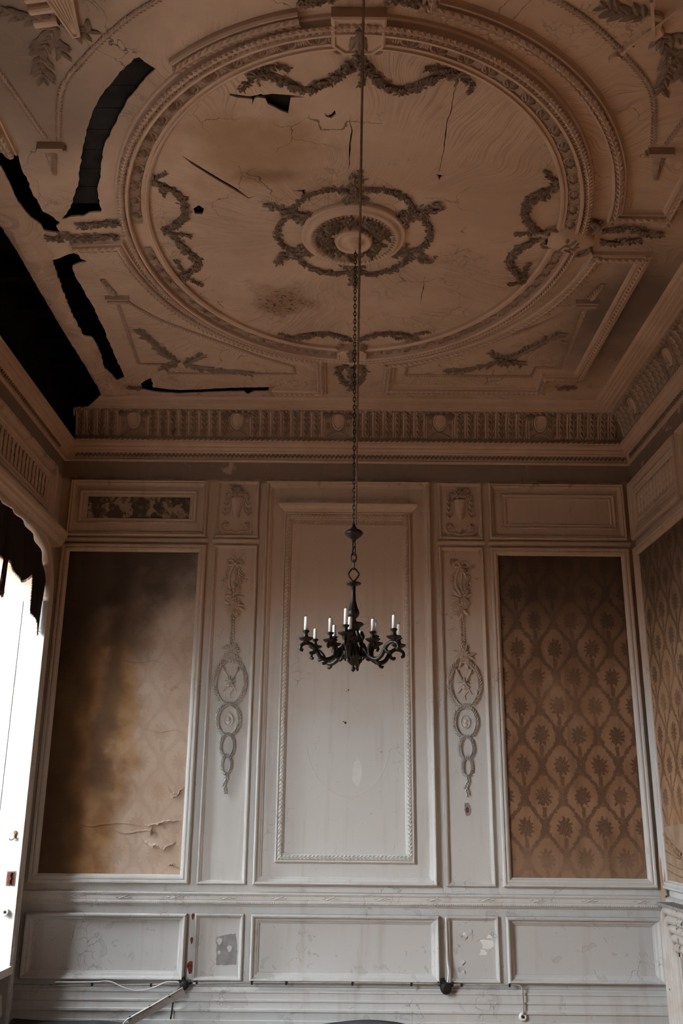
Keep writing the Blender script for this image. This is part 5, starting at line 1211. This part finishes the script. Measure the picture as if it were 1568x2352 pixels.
CL = {(0, 'o'): 'white candle nearest the viewer, tallest in the middle of the chandelier', (0, 'i'): 'white candle just right of and behind the tallest middle candle',
      (1, 'o'): 'white candle second from the right end of the chandelier', (1, 'i'): 'taller white candle of the pair right of the chandelier stem',
      (2, 'o'): 'rightmost white candle, partly behind its neighbour on the chandelier', (2, 'i'): 'farther white candle of the pair right of the chandelier stem',
      (3, 'o'): 'low white candle half hidden right of the chandelier body', (4, 'o'): 'short low white candle second from the left end of the chandelier',
      (4, 'i'): 'farther white candle of the pair left of the chandelier stem', (5, 'o'): 'leftmost white candle on the chandelier', (5, 'i'): 'nearer white candle of the pair left of the chandelier stem'}
rc = random.Random(4)
for i in range(6):
    th = radians(-9 + 60 * i); ang = atan2(-cos(th), sin(th)); R = MC_ @ Matrix.Rotation(ang, 4, 'Z')
    ao = obj('arm', arm_me, None, ch, R)
    for key, rad in (('o', .296), ('i', .145)):
        P = R @ T(rad, 0, 2.612); obj('drip_pan', pan_me, None, ao, P); obj('candle_cup', cup_me, None, ao, P)
        if (i, key) not in CL: continue
        C = R @ T(rad, 0, 2.672) @ Matrix.Rotation(rc.uniform(-.03, .03), 4, 'X'); sc = {0: 1.15}.get(i, 1.0) if key == 'o' else rc.uniform(.85, 1.05)
        if (i, key) == (4, 'o'): sc = .8
        C = C @ Matrix.Diagonal((1, 1, sc, 1))
        e = empty('candle', C, CL[(i, key)], 'candle', 'candles on the chandelier'); obj('wax', cd_me, None, e, C); obj('wick', wk_me, None, e, C)
# slack hoisting rope from the canopy towards a hook nearer the viewer
m = MB(); tube3(m, [(HX + .012, HY, 3.35), (HX + .012, HY - .25, 3.75), (HX + .008, HY - 1.2, 4.55), (HX, HY - 2.6, 5.385)], .006, 6)
tag(obj('hoisting_rope', m, 'rope'), 'thin brown rope rising from the chandelier canopy to the ceiling', 'rope')

# ================================================================== CABLES AND DEBRIS AT THE SKIRTING
def cable(pts, r, label, mat='cable', nm='cable'):
    m = MB(); tube3(m, smoothpts(pts, 5), r, 7); return tag(obj(nm, m, mat, smooth=True), label, 'cable')
c1 = cable([(-1.18, -.07, .316), (-.9, -.065, .322), (-.6, -.065, .328), (-.2, -.065, .329), (.3, -.065, .331), (.84, -.065, .330)], .007, 'grey cable running under the big centre dado panel')
c2 = cable([(.945, -.065, .322), (1.1, -.065, .326), (1.35, -.065, .328), (1.46, -.065, .327), (1.498, -.07, .31), (1.503, -.08, .25), (1.503, -.08, .18), (1.499, -.085, .115)], .007, 'grey cable turning down the skirting right of the junction box')
c3 = cable([(-2.3, -.083, .318), (-2.0, -.083, .322), (-1.86, -.083, .328), (-1.74, -.085, .285), (-1.62, -.085, .262), (-1.50, -.085, .285), (-1.40, -.083, .325), (-1.32, -.083, .328), (-1.29, -.085, .325)], .005, 'thin pale wire looping loosely along the left skirting', 'porcelain', 'loose_wire')
c4 = cable([(-2.35, -.068, .292), (-1.9, -.068, .295), (-1.6, -.068, .303), (-1.27, -.07, .31)], .007, 'dull cable clipped straight along the left skirting')
cl = MB(); cl.box(-.008, .008, -.012, .0, -.014, .012); cle = mesh('clip', cl, 'iron')
for par, xs, z in ((c1, (-1.15, -.70, -.42, .12, .60), .322), (c2, (1.01, 1.40), .322), (c4, (-1.52, -2.0), .299)):
    for x in xs: obj('clip', cle, None, par, T(x, -.066, z + .004))
def jbox(x, z, label, rad):
    g = empty('junction_box', T(x, -.06, z - rad), label, 'junction box', 'junction boxes on the skirting'); M = MBK @ T(x, z, .05)
    m = MB(); lathe(m, [(rad, 0), (rad, .04), (rad * .9, .052), (rad * .5, .058), (0, .059)], 20); obj('cover', m, 'iron', g, M)
    for a in (.4, 2.6, 1.9):
        m = MB(); tube(m, [(rad * .8 * cos(a), rad * .8 * sin(a)), (rad * 1.7 * cos(a), rad * 1.7 * sin(a))], .016, .0, 1.2); obj('gland', m, 'iron', g, M)
jbox(.880, .300, 'round black junction box right of the big centre dado panel', .046)
jbox(-1.247, .305, 'battered black junction box above the leaning board', .036)
cable([(.895, -.075, .34), (.905, -.075, .42), (.898, -.055, .5), (.897, -.05, .62), (.895, -.05, .83)], .007, 'white cable rising beside the right narrow dado panel', 'porcelain')
cable([(-1.26, -.08, .30), (-1.32, -.085, .25), (-1.33, -.085, .19), (-1.335, -.09, .12), (-1.34, -.10, .06)], .007, 'short dark cable dropping behind the leaning board', 'iron')
# leaning board with cable
g = empty('leaning_board', T(-1.65, -.12, .02), 'narrow grey board leaning from the junction box down to the floor', 'board')
a0_, b0_ = Vector((-1.24, -.10, .262)), Vector((-1.66, -.16, .045)); d = (b0_ - a0_).normalized(); up = Vector((0, -1, 0)).cross(d).normalized(); nn = d.cross(up)
m = MB(); vs = [p + up * s * .028 + nn * t for p in (a0_, b0_) for s, t in ((-1, 0), (1, 0), (1, .012), (-1, .012))]
m.add(vs, [(0, 1, 2, 3), (4, 5, 6, 7), (0, 1, 5, 4), (1, 2, 6, 5), (2, 3, 7, 6), (3, 0, 4, 7)]); obj('plank', m, 'board', g)
m = MB(); tube3(m, [a0_ - up * .035 + nn * .016, (a0_ + b0_) / 2 - up * .030 + nn * .018, b0_ - up * .03 + nn * .016, b0_ + d * .1 + Vector((0, 0, -.01))], .006, 7); obj('taped_cable', m, 'porcelain', g, smooth=True)
for t in (.25, .6, .95):
    p = a0_ + (b0_ - a0_) * t; m = MB(); m.add([p - up * .04 + nn * .02 - d * .008, p - up * .04 + nn * .02 + d * .008, p - up * .018 + nn * .02 + d * .008, p - up * .018 + nn * .02 - d * .008, p - up * .04 - d * .008, p - up * .04 + d * .008, p - up * .018 + d * .008, p - up * .018 - d * .008], [(0, 1, 2, 3), (4, 5, 6, 7), (0, 1, 5, 4), (1, 2, 6, 5), (2, 3, 7, 6), (3, 0, 4, 7)]); obj('strap', m, 'iron', g)
g = empty('wall_socket', T(1.50, -.065, .06), 'round white socket low on the skirting under the right cable', 'socket'); M = MBK @ T(1.499, .095, .052)
m = MB(); lathe(m, [(.034, 0), (.034, .016), (.026, .026), (.016, .026), (.012, .016), (0, .016)], 20); obj('cover', m, 'porcelain', g, M, smooth=True)
m = MB(); lathe(m, [(.010, .016), (.010, .03), (0, .032)], 10); obj('plug', m, 'iron', g, M)
# rucked grey floor felt along the wall
m = MB(); rows = []
for i in range(60):
    x = -2.6 + i * .055; hgt = max(0, .022 + .030 * sin(x * 2.3 + 1.0) + .014 * sin(x * 6.1)) * (1 if x < .5 else max(0, 1 - (x - .5) / .4))
    rows.append([(x, -.075 - .02 * sin(x * 5), .003 + .2 * hgt), (x, -.11, .006 + hgt), (x, -.17, .006 + hgt * .8), (x, -.30, .006 + hgt * .2), (x, -.55, .006)])
m.grid(rows); tag(obj('floor_felt', m, 'felt', smooth=True), 'rucked blue-grey felt sheet on the floor along the back skirting', 'floor covering')
